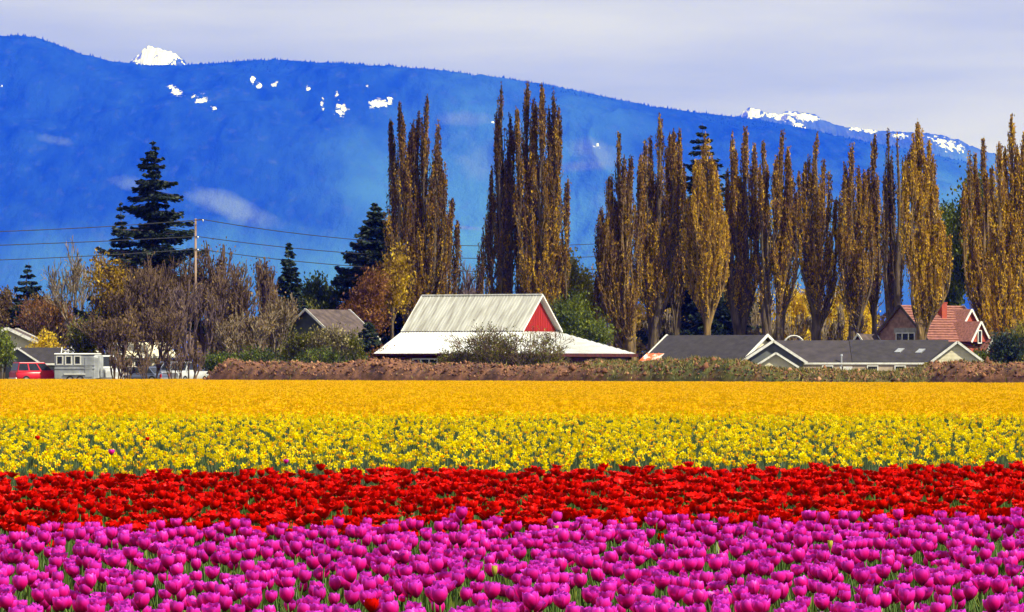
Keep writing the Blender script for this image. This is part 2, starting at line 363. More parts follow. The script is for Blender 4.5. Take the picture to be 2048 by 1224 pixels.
def bare_tree(px, top, d, label, mat=None, widthpx=None, stems=3, levels=5, group=None, cat='bare tree', name='bare_tree', minr=.028, leaves=0, lmat=None, up=.13, sp=(.55,.6,.65,.7), nch=(4,4,4,3,3)):
    mat = mat or M_twig; H = wz(top, d); root = empty(name, (wx(px,d), d, 0), 0, label, cat, group); S = []; T = []
    W = (widthpx or 60)*m_per_px(d)
    for k in range(stems):
        TS[0] += 1; a = k/stems*6.28+TS[0]; lean = .12+.35*min(1, W/H) if stems > 1 else .04
        s, t = grow(levels, (.5*math.cos(a)*(stems > 1), .5*math.sin(a)*(stems > 1), -.1), (math.cos(a)*lean, math.sin(a)*lean, 1), H*.36, H*.016+.03, list(nch), list(sp), up, .12, .7, .68, TS[0], .25)
        S += s; T += t
    # fit to the wanted height and width
    mx_ = max(q.z for _, q, *_ in S); xr = sorted(abs(s[1].x) for s in S)[int(len(S)*.97)]; fz = H/mx_; fx = W/2/max(xr,.1)
    sc = lambda p: Vector((p.x*fx, p.y*fx, p.z*fz))
    S = [(sc(a), sc(b), r0, r1, l) for a, b, r0, r1, l in S]; T = [(sc(p), dd) for p, dd in T]
    split_wood(S, root, mat, minr)
    if leaves:
        add_leaves(root, T, leaves, .35, .28, lmat or M_brown, 'foliage')
    return root
def add_leaves(root, tips, n, spread, size, mat, name='foliage', tbias=0., up=.5, zr=None):
    P = np.array([tuple(t[0]) for t in tips]); D = np.array([tuple(t[1]) for t in tips])
    i = RNG.integers(0, len(P), n); C = P[i]+RNG.normal(0, spread, (n,3))-D[i]*RNG.uniform(0,1,(n,1))*spread
    DD = D[i]+RNG.normal(0,.6,(n,3)); DD[:,2] += up
    z = (C[:,2]-C[:,2].min())/max(1e-3, np.ptp(C[:,2]))
    clump = fbm(C[:,0]*.8+C[:,1]*.5, C[:,2]*.8, 2, 4)
    tint = np.clip(.45+tbias+(clump-.5)*1.0+RNG.normal(0,.2,n), 0, 1)
    V, Fq, t = leaf_arrays(C, DD, size*RNG.uniform(.6,1.4,n), size*.6*RNG.uniform(.6,1.3,n), tint)
    link(name, np_mesh(name, V, Fq, mat, {'tint': t}), root)
def leafy_tree(px, top, d, widthpx, label, mat, n=6000, size=.32, tbias=0, stems=1, cat='tree', name='leafy_tree', group=None, bark=None, spread=.45, levels=3, crown_low=.3, base=0.0):
    H = wz(top, d)-base; W = widthpx*m_per_px(d); root = empty(name, (wx(px,d), d, base), 0, label, cat, group); S = []; T = []
    for k in range(stems):
        TS[0] += 1; a = k/max(1,stems)*6.28+TS[0]; ln = .3 if stems > 1 else .03
        s, t = grow(levels, (.3*math.cos(a)*(stems > 1), .3*math.sin(a)*(stems > 1), -.1), (math.cos(a)*ln, math.sin(a)*ln, 1), H*.42, H*.016+.04, [6,5,5], [.8,.8,.8], .1, .13, .6, .66, TS[0], crown_low)
        S += s; T += t
    mz = max(p.z for p, _ in T); xr = sorted(abs(p.x) for p, _ in T)[int(len(T)*.96)]; fz = (H-spread)/mz; fx = max(.1, W/2-spread*.6)/max(xr,.1)
    sc = lambda p: Vector((p.x*fx, p.y*fx, p.z*fz))
    S = [(sc(a), sc(b), r0, r1, l) for a, b, r0, r1, l in S]; T = [(sc(p), dd) for p, dd in T]
    T2 = T+[(s[1], (s[1]-s[0]).normalized()) for s in S if s[4] >= levels-1]
    split_wood(S, root, bark or M_bark, .02)
    add_leaves(root, T2, n, spread, size, mat, 'foliage', tbias)
    return root
def conifer(px, top, d, widthpx, label, n_tiers=26, irregular=.3, low=.1, cat='conifer', name='conifer', dens=1.0, tbias=0, group=None, lean=0, px_off=0):
    H = wz(top, d); W = widthpx*m_per_px(d)/2; root = empty(name, (wx(px,d), d, 0), 0, label, cat, group); TS[0] += 1
    rr = random.Random(TS[0])
    tk = MB(); zs = [0, H*.3, H*.6, H*.85, H]; tk.tube([(rr.gauss(0,.1)*(i > 0), 0, z) for i, z in enumerate(zs)], [H*.018+.05, H*.014+.04, H*.009+.03, .05, .015], 7); tk.build('trunk', M_bark, root)
    C = []; D = []; SP = []
    for i in range(n_tiers):
        f = low+(1-low)*(i+rr.random()*.6)/n_tiers; z = H*f; rad = W*2.1*(1-f)**.85+.12
        nb = int(6+5*(1-f)); a0 = rr.random()*6.28
        for b in range(nb):
            rl = max(.15, rad*(1+rr.uniform(-irregular*1.0, irregular*.45))); a = a0+b*6.283/nb+rr.gauss(0,.25)
            if rr.random() < irregular*.35: continue
            dv = np.array([math.cos(a), math.sin(a), 0]); drop = rr.uniform(.05,.35)
            p0 = np.array([0,0,z]); pe = p0+dv*rl+np.array([0,0,-drop*rl+.15*rl])
            SP.append((p0, pe)); m = max(6, int(rl*36*dens)); t = RNG.uniform(.12,1,m)
            mid = p0[None]+dv[None]*rl*t[:,None]; mid[:,2] += -drop*rl*t+.2*rl*t**3
            side = np.array([-dv[1], dv[0], 0]); wdt = .42*rl*(1-t)**.7*np.clip(t*3,0,1)+.06
            mid = mid+side[None]*(RNG.uniform(-1,1,m)*wdt)[:,None]; mid[:,2] -= np.abs(RNG.normal(0,.10+.03*rl,m))
            C.append(mid); D.append(dv[None]+side[None]*RNG.normal(0,.7,m)[:,None]+np.array([0,0,-.25])+RNG.normal(0,.25,(m,3)))
    C = np.concatenate(C); D = np.concatenate(D); n = len(C)
    V, Fq, t = leaf_arrays(C, D, .50*RNG.uniform(.6,1.3,n), .24*RNG.uniform(.6,1.3,n), np.clip(.35+tbias+RNG.normal(0,.2,n), 0, 1))
    link('branches', seg_tubes('branches', [p[0] for p in SP], [p[1] for p in SP], [.05]*len(SP), [.015]*len(SP), M_bark, 3), root)
    link('foliage', np_mesh('foliage', V, Fq, M_con, {'tint': t}), root)
    return root
def poplar(trunks, leaders, d, label, gold=.5, crown_low=.22, dens=1.0, bark=None, group='tall columnar poplars behind the farm buildings', tw=.5, name='poplar_tree', brown_top=.5):
    """trunks: [px], leaders: [(px, top_py, radius_px)]"""
    cx = wx(trunks[0][0], d); root = empty(name, (cx, d, 0), 0, label, 'poplar tree', group); TS[0] += 1; rr = random.Random(TS[0])
    WS = []; C = []; D = []; TI = []
    for lp_, lt_, lr_ in list(leaders):
        for sg in (-1, 1): leaders.append((lp_+sg*lr_*rr.uniform(.4,.95), lt_+rr.uniform(18,90), lr_*rr.uniform(.5,.8)))
    crown0 = crown_low
    for li, (lp, lt, lr) in enumerate(leaders):
        crown_low = max(.12, crown0+rr.uniform(-.09,.03)*(li > 0)); thin_ = 1 if li < len(trunks) else .62
        H = wz(lt, d); x = wx(lp, d)-cx; rad = lr*m_per_px(d); y = rr.uniform(-.8,.8)
        tx = min((wx(t[0], d)-cx for t in trunks), key=lambda q: abs(q-x)); r0 = trunks[0][1]*m_per_px(d)/2
        zs = np.linspace(-.2, H*.985, 15); P = []
        for z in zs:
            z0_ = 0 if li < len(trunks) else H*crown_low*.62
            s = min(1, max(0, (z-z0_)/(H*.42))); s = s*s*(3-2*s)
            wv = .25*math.sin(z*.35+li*2+TS[0])
            P.append(Vector((tx+(x-tx)*s+wv*s*.6, y*s+wv*.5*s, z)))
        for i in range(14):
            if li >= len(trunks) and zs[i+1] < H*crown_low*.6: continue
            ra = r0*(1-zs[i]/H)**.85*(1.35 if i == 0 else 1)*(1 if li < len(trunks) else .38)+.03; rb = r0*(1-zs[i+1]/H)**.85*(1 if li < len(trunks) else .38)+.03
            WS.append((P[i], P[i+1], ra, rb, 0))
        def stem(z):
            k = max(0, min(13.999, (z+.2)/(H*.985+.2)*14)); i = int(k); return P[i].lerp(P[i+1], k-i)
        nb = int(H*8.5*dens*(.55+.45*min(1.6, rad/1.3)))
        for b in range(nb):
            f = rr.random()**.85; z = H*(crown_low+(.955-crown_low)*f)
            if li < len(trunks) and rr.random() < .22: z = H*rr.uniform(crown_low*.55, crown_low)
            az0 = rr.random()*6.283
            if float(vnoise(np.array(az0*1.1+li*7.), np.array(z*.33), TS[0])) < .47: continue
            ln = min(rr.uniform(1.6, 4.6), (H-z)*rr.uniform(.45,1.0)+.5)
            s = stem(z); fz = ((z+ln*.75)/H-crown_low)/(1-crown_low); fz = min(.985, max(0, fz))
            env = rad*1.55*(min(1, .6+fz*2.) if fz < .2 else (1-((fz-.2)/.8))**.8)+.08
            a = az0; out = env*rr.uniform(.3, 1.0)**.8
            ca, sa = math.cos(a)*out, math.sin(a)*out*.9
            pts = []
            for t in (0,.2,.45,.72,1): pts.append(Vector((s.x+ca*(1-(1-t)**1.8)+rr.gauss(0,.04), s.y+sa*(1-(1-t)**1.8)+rr.gauss(0,.04), s.z+ln*(t**1.15))))
            br = .045+.012*ln
            for i in range(4): WS.append((pts[i], pts[i+1], br*(1-i*.22), br*(1-(i+1)*.22), 2))
            m = int(ln*13*rr.uniform(.45,1.25)*dens); t = RNG.uniform(.16,1.03,m)**.8; k = np.clip(t,0,.9999)*4; ii = k.astype(int)
            tt = np.array([0,.2,.45,.72,1]); A = np.array([tuple(p) for p in pts]); 
            Cc = np.stack([np.interp(t, tt, A[:,j]) for j in range(3)], 1)+RNG.normal(0,1,(m,3))*np.array([.10,.10,.16])*(1.25-.6*t[:,None])
            C.append(Cc); D.append(np.array([[ca*.25, sa*.25, 1.2]])+RNG.normal(0,.38,(m,3)))
            g = gold*1.25+.04-brown_top*max(0, (z+ln*.5)/H-.45)*1.5+rr.gauss(.03,.22)
            TI.append(np.clip(g+RNG.normal(0,.16,m), 0, 1))
    C = np.concatenate(C); D = np.concatenate(D); TI = np.concatenate(TI); n = len(C)
    V, Fq, t = leaf_arrays(C, D, .24*RNG.uniform(.5,1.5,n), .115*RNG.uniform(.6,1.4,n), TI)
    sel = [s for s in WS if s[4] == 0]; sl2 = [s for s in WS if s[4] == 2]
    link('trunk', seg_tubes('trunk', [tuple(s[0]) for s in sel], [tuple(s[1]) for s in sel], [s[2] for s in sel], [s[3] for s in sel], bark or M_bark, 9), root)
    link('branches', seg_tubes('branches', [tuple(s[0]) for s in sl2], [tuple(s[1]) for s in sl2], [max(.02,s[2]) for s in sl2], [max(.015,s[3]) for s in sl2], bark or M_bark, 3), root)
    link('foliage', np_mesh('foliage', V, Fq, M_poplar, {'tint': t}), root)
    return root

# ------------------------------------------------------------------ earth bank beyond the flowers
def bank_d(x): return 420-(x+44)*1.28
def bank_px(px):      # distance of the bank line at a picture column
    k = (px-1024)/F; return (420-44*1.28)/(1+1.28*k)
bp = [(398,766),(412,757),(430,740),(452,720),(470,714),(488,722),(520,727),(600,724),(650,728),(750,722),(800,724),(850,727),(900,729),(960,727),(1000,725),(1020,732),(1060,731),(1150,725),(1250,724),(1330,722),(1400,720),(1480,722),(1530,733),(1570,739),(1640,742),(1760,744),(1830,742),(1852,735),(1880,727),(1905,724),(1960,727),(2010,726),(2060,727),(2300,722),(2700,726)]
m, nt_, N_, L_, b_ = new_mat('bank_earth'); M_berm = m
b_.inputs['Roughness'].default_value = .95
tc_ = N_.new('ShaderNodeTexCoord')
def _n(s, d=6):
    n = N_.new('ShaderNodeTexNoise'); n.inputs['Scale'].default_value = s; n.inputs['Detail'].default_value = d; L_.new(tc_.outputs['Object'], n.inputs[0]); return n
n1 = _n(.9); r1 = N_.new('ShaderNodeValToRGB'); e = r1.color_ramp.elements; e[0].position = .3; e[0].color = (.05,.02,.012,1); e[1].position = .7; e[1].color = (.27,.115,.055,1); L_.new(n1.outputs[0], r1.inputs[0])
n2 = _n(.7, 8); r2 = N_.new('ShaderNodeValToRGB'); e = r2.color_ramp.elements; e[0].position = .35; e[0].color = (.04,.06,.012,1); e[1].position = .65; e[1].color = (.17,.17,.035,1); L_.new(n2.outputs[0], r2.inputs[0])
at_ = N_.new('ShaderNodeAttribute'); at_.attribute_name = 'grass'; n3 = _n(.8, 6); ad = N_.new('ShaderNodeMath'); ad.operation = 'ADD'; L_.new(at_.outputs['Fac'], ad.inputs[0]); L_.new(n3.outputs[0], ad.inputs[1])
mr = N_.new('ShaderNodeMapRange'); mr.inputs[1].default_value = .9; mr.inputs[2].default_value = 1.15; L_.new(ad.outputs[0], mr.inputs[0])
mxx = N_.new('ShaderNodeMix'); mxx.data_type = 'RGBA'; L_.new(mr.outputs[0], mxx.inputs[0]); L_.new(r1.outputs[0], mxx.inputs[6]); L_.new(r2.outputs[0], mxx.inputs[7]); L_.new(mxx.outputs[2], b_.inputs['Base Color'])
bpn = N_.new('ShaderNodeBump'); bpn.inputs['Distance'].default_value = .12; n4 = _n(3, 8); L_.new(n4.outputs[0], bpn.inputs['Height']); L_.new(bpn.outputs[0], b_.inputs['Normal'])
nP, nQ = 900, 26
P = np.linspace(398, 2650, nP); Dd = bank_px(P); Hh = HC+(HY-np.interp(P, [p[0] for p in bp], [p[1] for p in bp]))/F*(Dd+3.5)
Q = np.linspace(0, 1, nQ); PP, QQ = np.meshgrid(P, Q); DD = np.repeat(Dd[None], nQ, 0)+QQ*9; XB = (PP-1024)/F*np.repeat(Dd[None]+3.5, nQ, 0)
prof_ = np.sin(np.clip(QQ*1.02,0,1)**.8*math.pi)**.75
ZB = np.repeat(Hh[None], nQ, 0)*prof_*(1+(fbm(XB/1.6, DD/1.6, 4, 2)-.5)*.38)+(fbm(XB*1.3, DD*1.3, 3, 6)-.5)*.28*prof_-.03
grass = np.interp(P, [398,560,650,1130,1180,1280,1500,1840,1870,2048], [0,.1,0,.05,.4,.62,.6,.5,.08,.05])
GR = np.repeat(grass[None], nQ, 0)+.12*(QQ > .45)
i = (np.arange(nP-1)[None,:]+np.arange(nQ-1)[:,None]*nP).ravel()
bank = link('earth_bank', np_mesh('earth_bank', np.stack([XB.ravel(), DD.ravel(), ZB.ravel()], 1), np.stack([i, i+1, i+1+nP, i+nP], 1), M_berm, {'grass': GR}, smooth=True)); tag(bank, kind='structure')
# clods and roots lying over the bank
nC = 6500; a = RNG.integers(2, nP-2, nC); b = RNG.integers(2, 17, nC); ix = b*nP+a
cp = np.stack([XB.ravel()[ix], DD.ravel()[ix], ZB.ravel()[ix]], 1)+RNG.normal(0,.08,(nC,3))*np.array([1,1,.2]); cs = RNG.gamma(2,.03,nC)+.03
oc = np.array([[1,0,0],[-1,0,0],[0,1,0],[0,-1,0],[0,0,1],[0,0,-1]], float); of = np.array([[0,2,4],[2,1,4],[1,3,4],[3,0,4],[2,0,5],[1,2,5],[3,1,5],[0,3,5]])
V = cp[:,None]+oc[None]*cs[:,None,None]*RNG.uniform(.5,1.5,(nC,6,1)); Fc = (np.arange(nC)[:,None,None]*6+of[None]).reshape(-1,3)
M_clod = leafmat('earth_clods', [(.03,.014,.01),(.19,.08,.04),(.42,.22,.12)], 0, .95, rnd=0)
tag(link('earth_clods', np_mesh('earth_clods', V.reshape(-1,3), Fc, M_clod, {'tint': np.repeat(np.clip(RNG.normal(.42,.25,nC),0,1), 6)})), 'reddish brown clods strewn over the earth bank', 'soil', kind='stuff')
nG = 26000; a = RNG.integers(1, nP-1, nG); b = RNG.integers(1, 18, nG); keep = RNG.uniform(0,1,nG) < np.clip(grass[a]*1.5+.02+.1*(b > 9), 0, 1); a, b = a[keep], b[keep]; ix = b*nP+a; nG = len(a)
gp = np.stack([XB.ravel()[ix], DD.ravel()[ix], ZB.ravel()[ix]+.08], 1)+RNG.normal(0,.12,(nG,3))*np.array([1,1,0])
V, Fq, t = leaf_arrays(gp, RNG.normal(0,.45,(nG,3))+np.array([0,0,1]), RNG.uniform(.15,.5,nG), RNG.uniform(.03,.09,nG), np.clip(RNG.normal(.5,.25,nG),0,1))
M_weed = leafmat('bank_weeds', [(.05,.06,.012),(.16,.15,.03),(.42,.32,.11)], .25, rnd=0)
tag(link('bank_grass', np_mesh('bank_grass', V, Fq, M_weed, {'tint': t})), 'rough grass and weeds growing on the earth bank', 'grass', kind='stuff')
# verge grass round the buildings and cars
nG = 30000; gx = RNG.uniform(-60, 70, nG); gy = RNG.uniform(405, 560, nG); ok = (gy > bank_d(gx)+8); gx, gy = gx[ok], gy[ok]; nG = len(gx)
V, Fq, t = leaf_arrays(np.stack([gx, gy, np.full(nG,.12)],1), RNG.normal(0,.4,(nG,3))+np.array([0,0,1]), RNG.uniform(.2,.5,nG), RNG.uniform(.04,.1,nG), np.clip(RNG.normal(.4,.2,nG),0,1))
tag(link('verge_grass', np_mesh('verge_grass', V, Fq, M_weed, {'tint': t})), 'green grass round the farm buildings', 'grass', kind='stuff')

# ------------------------------------------------------------------ buildings
M_white = surf('white_trim', (.82,.81,.78), (.62,.60,.56), .6, 3, 5)
M_tin = surf('weathered_tin', (.50,.50,.47), (.27,.255,.22), .5, 1.1, 7, .004, 5, stretch=(3,.35,.35), lo=.3, hi=.6, rnd=.12)
M_tinw = surf('white_painted_tin', (.74,.75,.76), (.60,.60,.58), .45, 1.2, 6, .003, 5, stretch=(3,.4,.4), rnd=.05)
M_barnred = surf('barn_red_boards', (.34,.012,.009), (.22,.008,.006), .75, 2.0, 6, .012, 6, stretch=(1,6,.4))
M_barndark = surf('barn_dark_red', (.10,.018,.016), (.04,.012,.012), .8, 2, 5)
M_shingle = surf('charcoal_shingles', (.048,.042,.047), (.026,.023,.027), .9, 1.6, 9, .02, 14, lo=.3, hi=.7)
M_shingle2 = surf('plum_grey_shingles', (.062,.051,.056), (.034,.029,.033), .9, 1.2, 9, .02, 14, lo=.3, hi=.7)
M_cream = surf('cream_siding', (.82,.75,.55), (.70,.63,.45), .8, 2, 5, .004, 8)
M_tan = surf('tan_siding', (.50,.40,.30), (.38,.29,.22), .8, 2, 5)
M_grey = surf('grey_green_siding', (.10,.115,.105), (.065,.075,.07), .8, 1.5, 5)
M_greyl = surf('grey_siding', (.16,.17,.17), (.11,.12,.12), .8, 1.5, 5)
M_brnroof = surf('brown_shingles', (.11,.08,.075), (.055,.04,.038), .9, 1.8, 8, .02, 10)
M_glass = surf('dark_glass', (.02,.025,.03), (.012,.014,.018), .12, 2, 2, spec=.6)
M_metal = surf('galvanised_metal', (.55,.57,.60), (.40,.41,.43), .35, 3, 4, metal=.6)
M_concrete = surf('concrete', (.35,.34,.31), (.25,.24,.22), .9, 3, 5)
def brickmat(name, a, c, mortar, s=4.0):
    m, nt, N, L, b = new_mat(name); t = N.new('ShaderNodeTexBrick'); tc = N.new('ShaderNodeTexCoord'); mp = N.new('ShaderNodeMapping')
    mp.inputs['Rotation'].default_value = (R(90), 0, 0)
    L.new(tc.outputs['Object'], mp.inputs[0]); L.new(mp.outputs[0], t.inputs[0]); t.inputs['Scale'].default_value = s
    t.inputs['Color1'].default_value = (*a,1); t.inputs['Color2'].default_value = (*c,1); t.inputs['Mortar'].default_value = (*mortar,1); t.inputs['Mortar Size'].default_value = .02
    n = N.new('ShaderNodeTexNoise'); n.inputs['Scale'].default_value = 2.5; n.inputs['Detail'].default_value = 6; L.new(tc.outputs['Object'], n.inputs[0])
    mx = N.new('ShaderNodeMix'); mx.data_type = 'RGBA'; mx.blend_type = 'MULTIPLY'; mx.inputs[0].default_value = .8; L.new(t.outputs[0], mx.inputs[6])
    r = N.new('ShaderNodeValToRGB'); r.color_ramp.elements[0].position = .35; r.color_ramp.elements[0].color = (.5,.45,.45,1); r.color_ramp.elements[1].position = .6; L.new(n.outputs[0], r.inputs[0]); L.new(r.outputs[0], mx.inputs[7])
    L.new(mx.outputs[2], b.inputs['Base Color']); b.inputs['Roughness'].default_value = .9; return m
M_brick = brickmat('red_brick', (.34,.10,.06), (.22,.07,.05), (.42,.30,.24))
M_redtile = surf('red_roof_tiles', (.36,.155,.12), (.19,.08,.065), .85, 2.2, 6, .01, 8, stretch=(1,2.5,2.5))
M_redwall = surf('brick_red_stucco', (.38,.075,.04), (.28,.05,.03), .8, 2, 5)
M_rusttin = surf('rusty_tin', (.62,.14,.05), (.80,.70,.62), .6, 1.6, 5, lo=.42, hi=.55)

def window(parent, c, wd, h, n=(0,-1,0), panes=1, name='window', trim=None, t=.08):
    """framed window on a wall whose outward normal is n; panes side by side"""
    n = Vector(n); s = Vector((-n.y, n.x, 0)); c = Vector(c); f = MB()
    fw = .09
    for k in (-1,1):
        f.bar(c+s*k*(wd/2-fw/2)-Vector((0,0,h/2))+n*t/2, c+s*k*(wd/2-fw/2)+Vector((0,0,h/2))+n*t/2, t, fw, up=tuple(n.cross(Vector((0,0,1)))))
        f.bar(c+Vector((0,0,k*(h/2+fw/2)))-s*wd/2+n*t/2, c+Vector((0,0,k*(h/2+fw/2)))+s*wd/2+n*t/2, t, fw)
    for k in range(1, panes):
        q = c+s*(-wd/2+wd*k/panes)+n*t*.45; f.bar(q-Vector((0,0,h/2-.003)), q+Vector((0,0,h/2-.003)), t*.8, fw*1.2, up=tuple(n.cross(Vector((0,0,1)))))
    fo = f.build(name, trim or M_white, parent)
    for k in range(panes):
        q = c+s*(-wd/2+wd*(k+.5)/panes)+n*.02; g = MB()
        a = s*(wd/panes/2-fw*.55); z = Vector((0,0,h/2-.004)); g.slab([q-a-z, q+a-z, q+a+z, q-a+z], .015)
        g.build('pane', M_glass, fo)
    return fo
def gable(root, x0, x1, w_, ze, zr, wall, roofm, trim=None, oh=.45, M=None, t=.12, gut=True, y0=0, rake=.2, walls=True, tr_ends=(True,True)):
    """gabled block, ridge along local x from x0 to x1 at y0, half width w_"""
    trim = trim or M_white; sl = (zr-ze)/w_
    if walls:
        b = MB(M); prf = [(-w_,0),(w_,0),(w_,ze),(0,zr-.02),(-w_,ze)]
        b.add([(x0,y0+y,z) for y,z in prf]+[(x1,y0+y,z) for y,z in prf], [(0,1,2,3,4),(9,8,7,6,5)]+[(i,i+5,(i+1)%5+5,(i+1)%5) for i in (0,1,4)])
        b.build('wall', wall, root)
    a, c = x0-oh, x1+oh; e = ze-oh*sl
    for s in (-1,1):
        r = MB(M); p = [(a,y0+s*(w_+oh),e+.03),(c,y0+s*(w_+oh),e+.03),(c,y0,zr+.03),(a,y0,zr+.03)]
        if s > 0: p = p[::-1]
        r.slab([Vector(q)+Vector((0,0,t)) for q in p], t); r.build('roof', roofm, root)
        if gut:
            g = MB(M); g.bar((a,y0+s*(w_+oh+.06),e+.07),(c,y0+s*(w_+oh+.06),e+.07), .1, .17); g.build('gutter', trim, root)
        for xx, k, on in ((a,-1,tr_ends[0]),(c,1,tr_ends[1])):
            if not on: continue
            g = MB(M); g.bar((xx+k*.035, y0+s*(w_+oh+.06), e+.05), (xx+k*.035, y0, zr+.13), .065, rake, up=(0,0,1)); g.build('rake_board', trim, root)

# --- barn
th = R(27); dB = 450
barn = empty('barn', (wx(964,dB), dB, 0), -th, 'white tin roofed barn with red gable and low wraparound lean-to roof', 'barn')
Lr, wU, zR, zU, wL, zL = 6.0, 3.9, 8.05, 4.85, 5.45, 2.65
b = MB(); b.add([(-Lr,-wU,2),(Lr-.25,-wU,2),(Lr-.25,wU,2),(-Lr,wU,2),(-Lr,-wU,zU-.12),(Lr-.25,-wU,zU-.12),(Lr-.25,wU,zU-.12),(-Lr,wU,zU-.12),(-Lr,0,zR-.15),(Lr-.25,0,zR-.15)],
      [(0,1,5,4),(2,3,7,6),(3,0,4,8,7),(1,2,6,9,5),(4,5,9,8),(6,7,8,9)]); b.build('loft_wall', M_barnred, barn)
for k in range(16):   # boards of the red gable
    y = -wU+.25+k*(2*wU-.5)/15; top = zR-.32-abs(y)*(zR-zU)/wU
    if top > zU-.2: bb = MB(); bb.box((Lr-.225, y, (top+zU-.2)/2), (.03, .44, top-zU+.2)); bb.build('board', M_barnred, barn)
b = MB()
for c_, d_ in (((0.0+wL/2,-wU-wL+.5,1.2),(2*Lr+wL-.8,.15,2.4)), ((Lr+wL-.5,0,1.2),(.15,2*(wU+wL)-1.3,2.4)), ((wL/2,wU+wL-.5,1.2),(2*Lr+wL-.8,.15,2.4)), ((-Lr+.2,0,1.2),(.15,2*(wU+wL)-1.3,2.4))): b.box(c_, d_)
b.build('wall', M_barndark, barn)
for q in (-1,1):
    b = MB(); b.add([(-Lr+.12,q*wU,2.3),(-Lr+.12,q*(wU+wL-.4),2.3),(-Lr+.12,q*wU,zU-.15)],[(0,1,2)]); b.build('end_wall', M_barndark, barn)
window(barn, (-1.2,-wU-wL+.42,1.75), 2.6, .8, (0,-1,0), 3, 'window')
def tin_panel(p_tl, p_tr, p_br, p_bl, mat, name='roof_panel', ribs=3):
    """corrugated sheet given by its four corners, raised ribs down the slope"""
    m = MB(); tl, tr, br, bl = map(Vector, (p_tl, p_tr, p_br, p_bl)); m.slab([bl, br, tr, tl], .03)
    n = (br-bl).cross(tl-bl).normalized()
    for k in range(ribs):
        f = (k+.06)/ribs; a = tl.lerp(tr, f)+n*.022; c = bl.lerp(br, f)+n*.022
        if (a-c).length > .3: m.bar(a, c, .09, .045, up=tuple(n))
    return m.build(name, mat, barn)
nu = 14
for s in (-1, 1):
    for k in range(nu):
        xa, xb = -Lr-.25+k*(2*Lr+.5)/nu, -Lr-.25+(k+1)*(2*Lr+.5)/nu-.012; j = random.uniform(-.012,.012)
        ey, ez = s*(wU+.12), zU-.1+.03*random.random()
        c = ((xa,0,zR+j),(xb,0,zR+j),(xb,ey,ez+j),(xa,ey,ez+j))
        if s > 0: c = (c[1],c[0],c[3],c[2])
        tin_panel(*c, M_tin, ribs=3)
ys_, zs_ = wU+wL, zL
for k in range(14):
    xa, xb = -Lr-.3+k*(2*Lr+.3)/14, -Lr-.3+(k+1)*(2*Lr+.3)/14-.012; j = random.uniform(-.01,.01)
    tin_panel((xa,-wU,zU-.16+j),(xb,-wU,zU-.16+j),(xb,-ys_,zs_+j),(xa,-ys_,zs_+j), M_tinw, ribs=3)
    tin_panel((xb,wU,zU-.16+j),(xa,wU,zU-.16+j),(xa,ys_,zs_+j),(xb,ys_,zs_+j), M_tinw, ribs=1)
def lz(f): return zU-.16+(zs_-zU+.16)*f
for s in (-1, 1):
    for k in range(6):
        f0, f1 = k/6, (k+1)/6-.003
        a = [(Lr+wL*f0, s*(wU+wL*f0), lz(f0)), (Lr+wL*f1, s*(wU+wL*f1), lz(f1)), (Lr+wL*f1, s*ys_, zs_), (Lr+wL*f0, s*ys_, zs_)]
        if s > 0: a = [a[1], a[0], a[3], a[2]]
        tin_panel(*a, M_tinw, ribs=2)
        a = [(Lr+wL*f1, s*(wU+wL*f1), lz(f1)), (Lr+wL*f0, s*(wU+wL*f0), lz(f0)), (Lr+wL, s*(wU+wL*f0), zs_), (Lr+wL, s*(wU+wL*f1), zs_)]
        if s > 0: a = [a[1], a[0], a[3], a[2]]
        tin_panel(*a, M_tinw, ribs=2)
for k in range(8):
    ya, yb = -wU+k*2*wU/8, -wU+(k+1)*2*wU/8-.012
    tin_panel((Lr,ya,zU-.16),(Lr,yb,zU-.16),(Lr+wL,yb,zs_),(Lr+wL,ya,zs_), M_tinw, ribs=3)
b = MB(); b.tube([(-Lr-.27,0,zR+.05),(Lr+.27,0,zR+.05)], .11, 6); b.build('ridge_cap', M_tin, barn)
for s in (-1,1):
    for xx in (-Lr-.29, Lr+.29):
        b = MB(); b.bar((xx, s*(wU+.14), zU-.13), (xx, 0, zR+.02), .06, .14); b.build('rake_board', M_white, barn)
    b = MB(); b.bar((-Lr-.3, s*(ys_+.05), zs_-.03), (Lr+wL+.05, s*(ys_+.05), zs_-.03), .06, .16); b.build('eave_board', M_barndark, barn)
b = MB(); b.bar((Lr+wL+.06,-ys_,zs_-.1),(Lr+wL+.06,ys_,zs_-.1), .06, .3); b.build('eave_board', M_barndark, barn)

# --- left dark-roofed house (rotated), partly behind the rusty shed
dH = 452
h1 = empty('low_house', (wx(1434,dH), dH, 0), -R(33), 'low charcoal roofed house left of the twin garage gables, beside rusty tin', 'house')
gable(h1, -4.9, 4.9, 4.5, 1.95, 4.28, M_cream, M_shingle, oh=.5, rake=.26)
window(h1, (-2,-4.52,1.2), 1.6, .9, (0,-1,0), 2); window(h1, (2,-4.52,1.2), 1.6, .9, (0,-1,0), 2)
